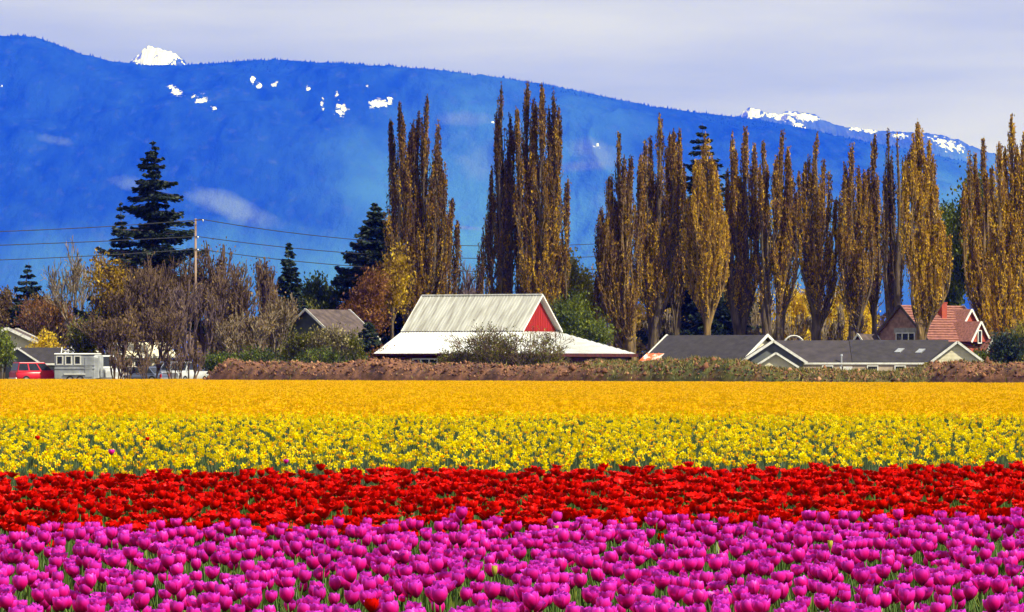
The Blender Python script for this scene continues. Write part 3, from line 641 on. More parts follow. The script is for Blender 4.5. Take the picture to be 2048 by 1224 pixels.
# --- main ranch house with skylights and right cream gable
dR = 432; mp_ = dR/F
h2 = empty('ranch_house', (wx(1720,dR), dR, 0), 0, 'long charcoal roofed ranch house with skylights, garage gables and cream end gable', 'house')
X = lambda px: (px-1720)*mp_
zr = wz(683,dR+4.2); ze = wz(736,dR)
gable(h2, X(1552), X(1706)-.012, 4.2, ze+.35, zr-.05, M_tan, M_shingle2, oh=0, gut=False, y0=4.2, tr_ends=(False,False))
gable(h2, X(1706)+.012, X(1905), 4.2, ze+.35, zr, M_tan, M_shingle, oh=0, gut=False, y0=4.2, tr_ends=(False,False))
b = MB(); b.bar((X(1560),-.06,ze+.40),(X(1856),-.06,ze+.40), .1, .16); b.build('gutter', M_white, h2)
b = MB(); b.bar((X(1706),-.02,ze+.50),(X(1706),4.2,zr+.12), .1, .08); b.build('roof_seam', M_shingle, h2)
# right cream gable wing facing the field
pk = wz(684,dR-2.5)
Mw = Matrix.Translation((X(1909),0,0)) @ Matrix.Rotation(R(-90),4,'Z')
gable(h2, -6, 2.6, 2.62, wz(731,dR-2.5), pk-.12, M_cream, M_shingle, oh=.28, M=Mw, rake=.2, gut=False, tr_ends=(False,True))
for k in range(9):    # lapped boards of the cream gable
    zz = 1.0+k*.29; hw = 2.62 if zz+.26 < wz(731,dR) else 2.62*(1-(zz+.26-wz(731,dR))/(pk-wz(731,dR)))
    if hw > .15: bb = MB(); bb.box((X(1909), -2.62, zz+.13), (2*hw-.12, .03, .27)); bb.build('siding_board', M_cream, h2)
# garage gables
def front_gable(px, top, half_px, low_y, yf, depth, wall, roofm, rake=.22, oh=.3, nm=None):
    pk_ = wz(top, dR+yf); M_ = Matrix.Translation((X(px),0,0)) @ Matrix.Rotation(R(-90),4,'Z')
    gable(h2, -yf-depth, -yf, half_px*mp_-oh, wz(low_y,dR+yf)+oh*.75, pk_-.13, wall, roofm, oh=oh, M=M_, rake=rake, gut=False, tr_ends=(False,True))
front_gable(1545, 682, 66, 728, -1.4, 6, M_greyl, M_shingle2)
front_gable(1548, 706, 44, 737, -2.9, 3, M_cream, M_shingle2, rake=.18)
b = MB(); b.box((X(1545),1.08-1.4-1.12,wz(697,dR)),(.42,.06,.5)); b.build('gable_vent', M_greyl, h2)
for px in (1655, 1745, 1800): window(h2, (X(px),-.02,.5*(ze+.2)+.42), 1.0, .62, (0,-1,0), 1)
b = MB(); b.box((X(1692),-.04,1.0),(1.1,.05,1.0)); b.build('door', M_white, h2)
v = MB(); v.tube([(X(1683),-.0,1.5),(X(1683),.05,wz(712,dR))], [.09,.07], 8); v.tube([(X(1683),.05,wz(712,dR)),(X(1683),.05,wz(708,dR))],[.13,.10],8); v.build('vent_pipe', M_metal, h2)
slope = (zr-ze-.35)/4.2
for px, py in ((1801,706),(1843,707)):
    z0 = wz(py, dR+2); y = (z0-ze-.35)/slope; s_ = MB(); s_.slab([(X(px)-.45,y-.35,ze+.35+slope*(y-.35)+.26),(X(px)+.1,y-.35,ze+.35+slope*(y-.35)+.26),(X(px)+.55,y+.35,ze+.35+slope*(y+.35)+.26),(X(px),y+.35,ze+.35+slope*(y+.35)+.26)], .1)
    s_.build('skylight', M_metal, h2)
# rusty shed
t = empty('tin_shed', (wx(1300,448), 448, 0), -R(30), 'small shed with rust streaked white tin roof between barn and dark-roofed house', 'shed')
b = MB(); b.add([(-.75,-.9,0),(.75,-.9,0),(.75,.9,0),(-.75,.9,0),(-.75,-.9,1.75),(.75,-.9,1.75),(.75,.9,2.5),(-.75,.9,2.5)], [(0,1,5,4),(1,2,6,5),(2,3,7,6),(3,0,4,7)]); b.build('wall', M_tan, t)
for k in range(3):
    b = MB(); xa = -.9+k*.6; b.slab([(xa,-1.15,1.72),(xa+.59,-1.15,1.72),(xa+.59,1.1,2.72),(xa,1.1,2.72)], .04); b.bar((xa+.05,-1.15,1.75),(xa+.05,1.1,2.75),.08,.06); b.build('roof_panel', M_rusttin, t)

# --- brick house with red tile roof
dK = 486; thK = R(44)
hk = empty('brick_house', (wx(1863,dK), dK, 0), thK, 'steep red tiled brick house with white trimmed dormers behind the poplars', 'house')
zr = wz(612,dK); Lk = 4.5; wK = 4.9; zeK = 3.0; slk = (zr-zeK)/wK
b = MB(); prf = [(-wK,0),(wK,0),(wK,zeK),(0,zr-.05),(-wK,zeK)]
b.add([(-Lk,y,z) for y,z in prf]+[(Lk,y,z) for y,z in prf], [(0,1,2,3,4),(9,8,7,6,5)]+[(i,i+5,(i+1)%5+5,(i+1)%5) for i in (0,1,4)]); b.build('wall', M_brick, hk)
for s in (-1,1):
    b = MB(); nc = 20
    for k in range(nc):
        f0, f1 = k/nc, (k+1)/nc+.006; y_ = lambda f: s*(wK+.45)*f; z_ = lambda f: zr+.06-(slk*(wK+.45))*f
        p = [(-Lk-.3,y_(f1),z_(f1)+.16),(Lk+.3,y_(f1),z_(f1)+.16),(Lk+.3,y_(f0),z_(f0)),(-Lk-.3,y_(f0),z_(f0))]
        if s > 0: p = p[::-1]
        b.slab(p, .12)
    b.build('roof', M_redtile, hk)
    for xx, mt_ in ((-Lk-.34, M_brnroof), (Lk+.34, M_white)):
        b = MB(); b.bar((xx, s*(wK+.47), zr-slk*(wK+.47)), (xx, 0, zr+.05), .07, .26); b.build('rake_board', mt_, hk)
b = MB(); b.box((.25,-1.2,zr-.6),(.75,.6,1.7)); b.box((.25,-1.2,zr+.3),(.85,.7,.12)); b.build('chimney', M_redwall, hk)
wn = window(hk, (-Lk-.02,-.55,wz(677,dK)), 2.5, .95, (-1,0,0), 3)
b = MB(); b.box((-Lk-.03,-.55,wz(669,dK)+.35),(.08,3.0,.55)); b.build('lintel', M_concrete, hk)
def dormer(x, y, wd, ztop, zbot, win=None, depth=3.0, wall=None):
    """gabled dormer facing local -y, front plane at y"""
    wl = MB(); wl.add([(x-wd,y,zbot),(x+wd,y,zbot),(x+wd,y,zbot+.02),(x,y,ztop),(x-wd,y,zbot+.02),(x-wd,y+depth,zbot),(x+wd,y+depth,zbot),(x+wd,y+depth,zbot+.02),(x,y+depth,ztop),(x-wd,y+depth,zbot+.02)],
        [(0,1,2,3,4),(9,8,7,6,5),(1,6,7,2),(5,0,4,9)]); dd = wl.build('dormer', wall or M_redwall, hk)
    for s in (-1,1):
        p = [(x+s*(wd+.12),y-.25,zbot-.05),(x,y-.25,ztop+.1),(x,y+depth,ztop+.1),(x+s*(wd+.12),y+depth,zbot-.05)]
        if s < 0: p = p[::-1]
        r = MB(); r.slab([Vector(q)+Vector((0,0,.05)) for q in p], .08); r.build('dormer_roof', M_redtile, dd)
        g = MB(); g.bar((x+s*(wd+.14),y-.29,zbot-.05),(x,y-.29,ztop+.14), .07, .2); g.build('dormer_trim', M_white, dd)
    if win:
        window(hk, (x, y-.02, win[0]), win[1], win[2], (0,-1,0), 1)
    return dd
# positions worked from the photograph: local x along the ridge (receding right), local -y towards the field
dormer(Lk-1.7, -2.6, 1.6, wz(622,dK), wz(662,dK), depth=2.4)
dormer(Lk-3.3, -5.2, 1.35, wz(647,dK), wz(684,dK), (wz(672,dK)-.1, .62, 1.15), depth=3.4)
dormer(Lk-2.0, -5.6, .85, wz(681,dK), wz(705,dK), depth=2.4)
b = MB(); b.box((Lk-3.3,-5.0,1.6),(2.6,.4,3.4)); b.build('porch_wall', M_redwall, hk)
for yv in (-1.1,-2.3): 
    b = MB(); b.tube([(Lk-3+yv, yv*.4-.3, zr-slk*.7),(Lk-3+yv, yv*.4-.3, zr-slk*.7+.45)], .09, 8); b.build('roof_vent', M_metal, hk)
wing = Matrix.Translation((-Lk-1.0,3.2,0))
gable(hk, -1.6, 0.5, 2.2, 2.2, 4.6, M_brick, M_brnroof, M=wing, oh=.3, gut=False, rake=.18)

# --- middle grey house
dM = 462
h4 = empty('grey_house', (wx(655,dM), dM, 0), R(60), 'grey house with white rake boards and brown roof behind the middle shrubs', 'house')
gable(h4, -3.4, 3.4, 2.9, wz(672,dM), wz(622,dM), M_grey, M_brnroof, oh=.5, rake=.2)
window(h4, (-3.42,-.6,3.2), 1.0, 1.3, (-1,0,0), 2)
# --- left cream house and garage
dL = 458
h5 = empty('cream_house', (wx(20,dL), dL, 0), R(-90), 'cream gabled house at the left edge behind the grey garage', 'house')
gable(h5, -6, 2.0, 4.0, wz(699,dL), wz(660,dL), M_cream, M_brnroof, oh=.55, rake=.28, gut=False)
window(h5, (2.02,-1.0,2.0), 1.2, 1.1, (1,0,0), 2); window(h5, (2.02,1.4,2.0), 1.2, 1.1, (1,0,0), 2)
dG = 440
h6 = empty('grey_garage', (wx(36,dG), dG, 0), 0, 'small grey garage with charcoal roof behind the red car', 'garage')
gable(h6, -6, .3, 1.75, wz(724,dG)-.0, wz(699,dG), M_greyl, M_shingle, oh=.3, M=Matrix.Rotation(R(-90),4,'Z'), rake=.15, gut=False)
gable(h6, .2, 3.5, 2.0, wz(727,dG), wz(698,dG), M_greyl, M_shingle, oh=.2, rake=.12, y0=2.6)
b = MB(); b.box((-.1,-.33,1.0),(2.2,.06,1.9)); b.build('garage_door', M_glass, h6)
# --- cream shed seen through the bare trees
dS = 452
h7 = empty('cream_shed', (wx(280,dS), dS, 0), R(28), 'cream shed half hidden behind the bare trees left of the pole', 'shed')
gable(h7, -2.4, 2.4, 1.9, 2.5, 3.6, M_cream, M_cream, oh=.3, rake=.2)
window(h7, (-1,-1.92,1.6), .9, .8, (0,-1,0), 1)
h8 = empty('white_shed', (wx(165,456), 456, 0), R(-60), 'white shed showing behind the horse trailer', 'shed')
gable(h8, -1.6, 1.6, 1.3, 2.35, 3.35, M_cream, M_tinw, oh=.25, rake=.2)

# --- white arched garden frame behind the roof
arch = empty('garden_arch', (wx(1588,455), 455, 0), 0, 'white curved garden arch showing above the dark roof', 'garden arch')
for yy in (0, .8):
    b = MB(); pts = [(1.05*math.cos(a), yy, 2.6+1.45*math.sin(a)**.8+.35) for a in np.linspace(.02, math.pi-.02, 13)]
    b.tube([(1.05,yy,0)]+pts+[(-1.05,yy,0)], .07, 6); b.build('hoop', M_white, arch)
for a in np.linspace(.3, math.pi-.3, 5):
    b = MB(); b.bar((1.05*math.cos(a),0,2.95+1.45*math.sin(a)**.8),(1.05*math.cos(a),.8,2.95+1.45*math.sin(a)**.8),.07,.07); b.build('slat', M_white, arch)

# ------------------------------------------------------------------ vehicles
def paint(name, c, r=.3, m=.0):
    mt_ = surf(name, c, tuple(x*.85 for x in c), r, 1.5, 3, spec=.5, metal=m); return mt_
M_tyre = surf('tyre_rubber', (.025,.025,.027), (.015,.015,.016), .9, 8)
M_rim = surf('alloy_rim', (.6,.6,.62), (.45,.45,.47), .3, 4, metal=.7)
M_light = surf('clear_lamp', (.75,.75,.72), (.6,.6,.6), .15, 5, spec=.7)
M_tail = surf('red_lamp', (.5,.02,.02), (.35,.01,.01), .2, 5, spec=.6)
def wheel(root, x, y, r=.36, wd=.24):
    w_ = MB(); s = 1 if y > 0 else -1; rr_ = [(r*.6,-.5),(r*.93,-.5),(r,-.35),(r,.35),(r*.93,.5),(r*.6,.5)]
    rings = [[(x+q*math.cos(a), y+k*wd, r+q*math.sin(a)) for q, k in rr_] for a in np.linspace(0, 2*math.pi, 17)]
    w_.loft(rings, False); wo_ = w_.build('tyre', M_tyre, root, True)
    h = MB(); h.tube([(x, y-.4*wd, r),(x, y+.42*wd, r)], r*.61, 14); h.tube([(x, y+s*.42*wd, r),(x, y+s*.5*wd, r)], r*.2, 8); h.build('rim', M_rim, wo_)
def car(name, px, d, rz, mat, label, ln=4.5, wd=1.8, h=1.75, kind='suv', cat='car', group=None):
    root = empty(name, (wx(px,d), d, 0), rz, label, cat, group); hb = h*.56; g = .26
    # body: cross-sections along x, rounded in plan and profile
    def ring(x, w_, z0, z1, r=.10): 
        return [(x,-w_+r,z0),(x,-w_,z0+r),(x,-w_-.01,(z0+z1)/2),(x,-w_+.03,z1-r),(x,-w_+r,z1),(x,w_-r,z1),(x,w_-.03,z1-r),(x,w_+.01,(z0+z1)/2),(x,w_,z0+r),(x,w_-r,z0)]
    L2, W2 = ln/2, wd/2
    if kind == 'suv': st = [(-L2,W2*.86,g+.12,hb*.92),(-L2+.12,W2*.97,g,hb),(-L2*.3,W2,g,hb+.02),(L2*.25,W2,g,hb+.02),(L2*.45,W2*.98,g,hb),(L2-.25,W2*.95,g,hb*.93),(L2,W2*.8,g+.1,hb*.78)]
    elif kind == 'pickup': st = [(-L2,W2*.9,g+.15,hb*.98),(-L2+.1,W2,g,hb),(0,W2,g,hb),(L2*.45,W2,g,hb+.04),(L2-.2,W2*.96,g,hb*.98),(L2,W2*.86,g+.1,hb*.86)]
    else: st = [(-L2,W2*.8,g+.12,hb*.86),(-L2+.2,W2*.95,g,hb*.97),(-L2*.3,W2,g,hb),(L2*.3,W2,g,hb),(L2-.4,W2*.95,g,hb*.9),(L2,W2*.78,g+.1,hb*.7)]
    b = MB(); b.loft([ring(x,w_,a,c) for x,w_,a,c in st]); body = b.build('body', mat, root, True)
    for p in body.data.polygons: p.use_smooth = abs(p.normal.x) < .9
    cab = {'suv': (-L2+.08,-L2+.30,L2*.12,L2*.48), 'pickup': (-.35,-.2,L2*.28,L2*.55), 'sedan': (-L2*.72,-L2*.4,L2*.12,L2*.45)}[kind]
    c = MB(); lo, hi = W2*.93, W2*.78; x0,x1,x2,x3 = cab
    c.add([(x0,-lo,hb-.02),(x3,-lo,hb-.02),(x3,lo,hb-.02),(x0,lo,hb-.02),(x1,-hi,h),(x2,-hi,h),(x2,hi,h),(x1,hi,h)], [(0,1,5,4),(1,2,6,5),(2,3,7,6),(3,0,4,7),(4,5,6,7)])
    c.build('cabin', mat, root, False, .05)
    # windows as panes set just proud of the cabin
    def side_pt(x, f, s):
        w_ = lo+(hi-lo)*f; return Vector((x, s*(w_+.006), hb+(h-hb)*f))
    nwin = 3 if kind == 'suv' else (1 if kind == 'pickup' else 2)
    for s in (-1,1):
        for k in range(nwin):
            fa, fb = k/nwin, (k+1)/nwin; a0, a1 = x0+(x3-x0)*fa, x0+(x3-x0)*fb; t0, t1 = x1+(x2-x1)*fa, x1+(x2-x1)*fb
            def mixx(a_, t_, f): return a_+(t_-a_)*f
            p = [side_pt(mixx(a0,t0,.14)+.07,.14,s), side_pt(mixx(a1,t1,.14)-.07,.14,s), side_pt(mixx(a1,t1,.86)-.05,.86,s), side_pt(mixx(a0,t0,.86)+.05,.86,s)]
            if s > 0: p = p[::-1]
            w_ = MB(); w_.slab(p, .012); w_.build('side_window', M_glass, root)
    for (xa, xb, nm, k) in ((x3,x2,'windscreen',1),(x0,x1,'rear_window',-1)):
        p = []
        for f, s in ((.12,-1),(.12,1),(.88,1),(.88,-1)): p.append(Vector((xa+(xb-xa)*f+k*.012, s*(lo+(hi-lo)*f-.09), hb+(h-hb)*f)))
        if k < 0: p = p[::-1]
        w_ = MB(); w_.slab(p, .012); w_.build(nm, M_glass, root)
    for s in (-1,1):
        w_ = MB(); w_.box((L2*.985-.05,s*W2*.66,hb*.72),(.12,.34,.16)); w_.build('headlight', M_light, root)
        w_ = MB(); w_.box((-L2+.03,s*W2*.80,hb*.82),(.1,.16,.3)); w_.build('tail_light', M_tail, root)
        w_ = MB(); w_.box((x3-.15,s*(W2+.1),hb+.1),(.1,.2,.14)); w_.build('side_mirror', mat, root)
        for xx in (-L2*.62, L2*.62): wheel(root, xx, s*(W2-.1))
    for k in (-1,1):
        w_ = MB(); w_.box((k*(L2+.02),0,g+.17),(.14,wd*.9,.2)); w_.build('bumper', M_metal if k < 0 else mat, root, False, .03)
    return root
M_carred = paint('red_paint', (.55,.008,.03)); M_carblue = paint('slate_blue_paint', (.10,.12,.20)); M_carsilver = paint('silver_paint', (.15,.17,.24), .3, .3); M_carwhite = paint('white_paint', (.50,.51,.53)); M_carbrown = paint('bronze_paint', (.30,.24,.20))
car('parked_car', 76, 425, R(28), M_carred, 'red estate car parked before the grey garage beside the trailer', 4.7, 1.85, 1.88, 'suv')
car('parked_car', 250, 432, R(200), M_carbrown, 'bronze sedan parked right of the white pickup under bare trees', 4.2, 1.75, 1.55, 'sedan')
car('parked_car', 287, 427, R(155), M_carblue, 'slate blue sedan parked under the bare trees', 4.3, 1.75, 1.5, 'sedan')
car('parked_car', 327, 430, R(215), M_carsilver, 'silver estate car parked left of the utility pole', 4.4, 1.8, 1.95, 'suv')
car('parked_pickup', 372, 429, R(240), M_carwhite, 'white pickup truck parked in front of the utility pole', 4.9, 1.9, 1.95, 'pickup', 'pickup truck')
# trailer
M_trail = surf('trailer_grey_white', (.40,.42,.45), (.24,.25,.27), .5, 1.2, 6)
tr = empty('horse_trailer', (wx(158,424), 424, 0), R(-10), 'grey white horse trailer with three dark windows beside the red car', 'trailer')
b = MB()
def rr_ring(x, h0, h1, w_): 
    r = .22; return [(x,-w_,h0),(x,-w_,h1-r),(x,-w_+.07,h1-.07),(x,-w_+r,h1),(x,w_-r,h1),(x,w_-.07,h1-.07),(x,w_,h1-r),(x,w_,h0)]
b.loft([rr_ring(x,.45,2.56,1.05) for x in (-1.9,0,1.6)]+[rr_ring(1.95,.5,2.45,.9)]); b.build('body', M_trail, tr)
b = MB(); b.loft([rr_ring(x,2.57,2.63,1.1)[0:1]+rr_ring(x,2.57,2.66,1.1)[2:6]+rr_ring(x,2.57,2.63,1.1)[7:8] for x in (-1.95,1.75)]); b.build('roof', M_white, tr)
for k in range(3): window(tr, (-1.45+k*.80,-1.052,2.05), .62, .62, (0,-1,0), 1, t=.05)
for zz in (1.62, 1.32):
    b = MB(); b.box((-.1,-1.07,zz),(3.6,.04,.06)); b.build('side_rail', M_metal, tr)
b = MB(); b.box((1.15,-1.065,1.45),(.65,.03,1.7)); b.build('side_door', M_trail, tr)
b = MB(); b.box((-.1,-1.09,.84),(1.9,.1,.1)); b.build('mudguard', M_white, tr)
for xx in (-.5,.4):
    wheel(tr, xx, -1.0, .36); wheel(tr, xx, 1.0, .36)
b = MB(); b.bar((1.9,0,.5),(3.2,0,.5),.12,.12); b.build('drawbar', M_metal, tr)
car('camper_van', 213, 427, R(-68), M_carwhite, 'white boxy van parked nose on at the trailer front', 4.6, 1.85, 2.5, 'suv', 'van')

# ------------------------------------------------------------------ utility pole and wires
dP = 464; zt = wz(437,dP)
pole = empty('utility_pole', (wx(391,dP), dP, 0), 0, 'tall weathered wooden utility pole rising from the bare trees', 'utility pole')
M_pole = surf('weathered_pole_wood', (.40,.28,.21), (.12,.075,.055), .9, 1.5, 6, .01, 6, stretch=(3,3,.3))
b = MB(); b.tube([(0,0,-.2),(0,0,zt*.5),(0,0,zt)], [.155,.13,.10], 12); b.build('post', M_pole, pole, True)
b = MB(); b.bar((-.1,-.02,zt-.15),(.75,-.02,zt-.1),.09,.11); b.build('bracket', M_bark, pole)
for z_, x_ in ((wz(440,dP),.7),(wz(474,dP),.22),(wz(499,dP),.22)):
    b = MB(); b.tube([(x_,-.02,z_-.18),(x_,-.02,z_+.0),(x_,-.02,z_+.06)], [.04,.075,.04], 8); b.build('insulator', M_metal, pole)
pole2 = []
M_wire = surf('black_cable', (.03,.03,.035), (.02,.02,.02), .7, 2)
wires = [('topmost power line hung from the pole head', .7, wz(440,dP), [(-330,470),(0,462),(200,456)], [(550,461),(700,478),(920,491),(1200,487),(1330,478)]),
         ('middle power line crossing behind the conifers', .22, wz(474,dP), [(-330,500),(0,490),(220,483)], [(550,491),(700,506),(920,516),(1200,512),(1330,505)]),
         ('lowest power line above the bare trees', .22, wz(499,dP), [(-330,528),(0,519),(200,513)], [(550,517),(700,532),(920,542),(1200,538),(1330,530)])]
for lab, ox, z0, lft, rgt in wires:
    dd = lambda px: np.interp(px, [-330,391,1330], [420,dP,545])
    pts = [(wx(p,dd(p)), dd(p), wz(q,dd(p))) for p,q in lft]+[(wx(391,dP)+ox, dP-.02, z0+.05)]+[(wx(p,dd(p)), dd(p), wz(q,dd(p))) for p,q in rgt]
    A = np.array(pts); px_ = np.linspace(A[0,0], A[-1,0], 70)
    k = int(np.searchsorted(px_, A[3,0])); px_[k] = A[3,0]
    px_l = px_[:k+1]; px_r = px_[k:]
    fl = np.polyfit(A[:4,0], A[:4,2], 2); fr = np.polyfit(A[3:,0], A[3:,2], 3)
    fl_ = lambda x: np.polyval(fl, x)+(A[3,2]-np.polyval(fl, A[3,0])); fr_ = lambda x: np.polyval(fr, x)+(A[3,2]-np.polyval(fr, A[3,0]))
    zz = np.concatenate([fl_(px_l), fr_(px_r)[1:]]); yy = np.interp(px_, A[:,0], A[:,1])
    b = MB(); b.tube([(px_[i], yy[i], zz[i]) for i in range(70)], .038, 5); tag(b.build('power_line', M_wire), lab, 'power line', 'power lines on the utility pole')

# ------------------------------------------------------------------ trees
# poplars
pg = 'tall columnar poplars behind the farm buildings'
poplar([(838,16)], [(800,214,22),(828,250,20),(850,200,28),(872,300,22),(882,318,26),(815,340,30),(893,430,24)], 492, 'leftmost tall poplar with three spires just left of the barn', .42, .18, 1.0)
poplar([(1012,14),(1040,10)], [(1004,168,17),(1000,280,26),(1025,260,22),(985,400,26)], 492, 'slender left half of the poplar pair behind the barn', .30, .2, .85)
poplar([(1075,18)], [(1056,172,20),(1082,176,24),(1108,184,20),(1070,260,34),(1110,330,26),(1112,470,26)], 490, 'broad dense poplar directly behind the barn red gable', .46, .16, 1.0)
poplar([(1268,20)], [(1240,272,20),(1262,320,18),(1215,360,26),(1228,440,34),(1205,500,26)], 498, 'first poplar of the long row with leaning golden trunk', .42, .30, .85, M_barkgold)
poplar([(1301,22)], [(1320,235,24),(1345,268,16),(1292,290,22),(1318,360,34)], 502, 'tallest poplar near the left of the long row', .60, .36, 1.0)
poplar([(1350,13)], [(1357,262,14),(1350,330,20)], 505, 'narrow dark trunked poplar third in the long row', .45, .38, .8)
poplar([(1416,16)], [(1410,272,24),(1392,330,26),(1430,330,24),(1440,410,20)], 500, 'golden poplar in front of the dark conifer top', .68, .40, 1.0, M_barkgold, brown_top=.3)
poplar([(1487,20)], [(1463,270,14),(1493,262,20),(1505,330,24),(1475,360,26)], 503, 'poplar with thick dark trunk above the left house roof end', .58, .40, .95)
poplar([(1556,20),(1540,10)], [(1529,286,11),(1566,266,20),(1550,330,26),(1580,360,20)], 500, 'forked poplar standing above the twin garage gables', .56, .40, .9)
poplar([(1632,22)], [(1635,272,18),(1612,330,20),(1655,350,22),(1640,410,30)], 500, 'poplar rising straight behind the white garden arch', .62, .40, .9)
poplar([(1708,22)], [(1706,295,16),(1690,360,18),(1728,350,18),(1710,430,30)], 499, 'shorter poplar with dark forked trunk over the roof seam', .60, .41, .85)
poplar([(1748,11)], [(1747,276,13),(1745,360,18)], 506, 'thin poplar squeezed between two broader dark trunks', .55, .40, .8)
poplar([(1785,18),(1796,11)], [(1776,262,14),(1796,264,12),(1783,350,17)], 494, 'nearly leafless black trunked poplar left of the brick house', .28, .40, .5)
poplar([(1846,20)], [(1836,250,24),(1862,290,22),(1818,310,18),(1872,380,24),(1848,430,30),(1882,450,16)], 470, 'broadest golden poplar standing in front of the brick house', .70, .43, 1.0, M_barkgold, brown_top=.35)
poplar([(1975,12)], [(1966,283,17),(1942,306,14),(1960,400,24)], 500, 'poplar overlapping the green tree near the right edge', .62, .25, .9, M_barkgold)
poplar([(2002,22),(2030,16)], [(2026,238,22),(2000,290,20),(2045,270,20),(2015,400,34),(2050,420,30)], 488, 'great golden poplar at the right edge of the picture', .74, .24, 1.1, M_barkgold)
# conifers
conifer(306, 280, 470, 150, 'tall ragged fir left of the utility pole', 46, .85, .25, dens=1.5)
conifer(241, 400, 474, 62, 'short fir touching the left side of the tall ragged fir', 26, .4, .2, dens=1.2)
conifer(55, 524, 500, 78, 'small dark conifer alone against the mountain at left', 22, .35, .1)
conifer(578, 484, 478, 62, 'slim green conifer between the bare trees and grey house', 34, .25, .1, tbias=.12)
conifer(752, 404, 500, 170, 'dark cypress-like conifer left of the first poplar', 44, .15, .1, dens=1.2)
conifer(1405, 246, 520, 170, 'dark conifer whose top shows behind the poplar row', 34, .35, .2)
conifer(737, 640, 448, 56, 'small dark spruce beside the left end of the barn', 16, .25, .05, tbias=.1)
conifer(1338, 420, 540, 60, 'conifer half hidden inside the poplar row', 24, .35, .1)
# bare trees of the thicket
tgrp = 'bare trees of the thicket round the utility pole'
bare_tree(150, 470, 482, 'pale bare tree standing left of the ragged fir', M_twigpale, 96, 1, 5, minr=.026, up=.05, sp=(.5,.55,.6,.6,.6), nch=(5,4,4,4,3))
for i, (px, top, d, wpx, m_, lab) in enumerate([
    (232,560,470,110,M_twig,'brown bare tree at the left end of the thicket'), (285,520,462,120,M_twig,'dense bare tree below the ragged fir'),
    (335,505,466,120,M_twig,'bare tree just left of the utility pole'), (425,480,468,100,M_twig,'tallest bare tree just right of the utility pole'),
    (462,520,460,110,M_twig,'bare tree second right of the utility pole'), (520,515,466,100,M_twig,'bare tree with upright twigs midway to the slim conifer'),
    (545,585,455,100,M_twigpale,'spreading pale bare tree in front of the slim conifer'), (385,560,458,130,M_twigmauve,'low twiggy tree at the foot of the pole'),
    (310,600,448,130,M_twig,'low bare tree above the blue sedan'), (500,610,450,130,M_twigpale,'low pale tree above the end of the earth bank'),
    (220,620,446,110,M_twig,'low bare tree above the white van')]):
    bare_tree(px, top, d, lab, m_, wpx, 5, 4, tgrp, minr=.034, leaves=900, lmat=M_brown)
bare_tree(932, 520, 520, 'mauve bare tree between the two poplar groups', M_twigmauve, 90, 4, 4, minr=.035)
bare_tree(90, 590, 490, 'reddish bare tree beside the small left conifer', M_twig, 110, 4, 4, minr=.035, leaves=2500, lmat=M_rust)
# leafy trees
leafy_tree(218, 490, 463, 84, 'golden leaved tree in front of the ragged fir', M_gold, 2400, .32, -.2)
leafy_tree(12, 570, 505, 90, 'brown leaved tree at the left edge beyond the houses', M_brown, 6000, .34)
leafy_tree(120, 585, 496, 110, 'russet leaved tree behind the pale bare tree', M_brown, 6500, .34, .05)
leafy_tree(185, 632, 449, 84, 'olive bush above the horse trailer', M_olive, 5500, .26, -.1, 3, 'bush', 'bush', spread=.4)
leafy_tree(88, 655, 447, 62, 'bright yellow forsythia bush behind the grey garage', M_gold, 4000, .24, .35, 4, 'bush', 'bush', spread=.3)
leafy_tree(5, 645, 430, 44, 'fresh green bush at the left edge before the cream house', M_green, 3500, .24, .25, 3, 'bush', 'bush', spread=.3)
leafy_tree(645, 548, 500, 100, 'rounded green tree behind the grey house', M_green, 9000, .36, -.1, spread=.5)
leafy_tree(610, 590, 482, 60, 'olive tree leaning beside the slim conifer', M_olive, 5000, .32, -.1)
leafy_tree(735, 530, 484, 96, 'rust brown tree below the cypress-like conifer', M_rust, 9000, .30, .0, spread=.5)
leafy_tree(790, 480, 487, 70, 'golden brown tree between the dark conifer and first poplar', M_gold, 6500, .32, -.15)
leafy_tree(1150, 500, 500, 165, 'yellow green tree to the right of the barn gable', M_olive, 14000, .34, .2, spread=.55)
leafy_tree(1185, 585, 476, 150, 'green tree between the barn and the first row poplar', M_green, 9000, .30, .15, spread=.5)
leafy_tree(900, 560, 500, 70, 'olive tree behind the barn ridge', M_olive, 4500, .32, -.05)
leafy_tree(1960, 340, 512, 110, 'tall green tree behind the right end poplars', M_green, 15000, .42, .12, spread=.65)
leafy_tree(1925, 400, 518, 90, 'slim green tree right of the broad golden poplar', M_green, 10000, .38, .05, spread=.55)
for i, (px, top, wpx, m_, lab) in enumerate([(1235,560,70,M_gold,'first'),(1290,600,80,M_gold,'second'),(1345,585,80,M_gold,'third'),(1385,545,80,M_gold,'fourth'),(1440,560,84,M_gold,'fifth'),(1500,575,84,M_gold,'sixth'),(1580,560,90,M_gold,'seventh'),(1665,565,84,M_gold,'eighth'),(1735,560,76,M_gold,'ninth')]):
    leafy_tree(px, top, 528+(i*37)%23, wpx, lab+' low yellowing tree from the left seen between poplar trunks', m_, 6000, .32, .15, group='low yellowing trees behind the poplar row', spread=.5)
for i, (px, top, wpx, lab) in enumerate([(1320,610,80,'left'),(1530,600,80,'middle'),(1620,600,90,'right of the middle'),(1700,600,90,'far right')]):
    bare_tree(px, top, 516+i*3, lab+' pale twiggy sapling tree behind the poplar row', M_twigpale, wpx, 3, 4, 'pale saplings behind the poplar row', minr=.035)
leafy_tree(2012, 655, 440, 66, 'dark evergreen shrub at the right beyond the cream gable', M_con, 5000, .24, .1, 4, 'shrub', 'shrub', spread=.3)
leafy_tree(1960, 690, 450, 50, 'low green shrub beside the cream gable', M_green, 2500, .22, 0, 4, 'shrub', 'shrub', spread=.28)
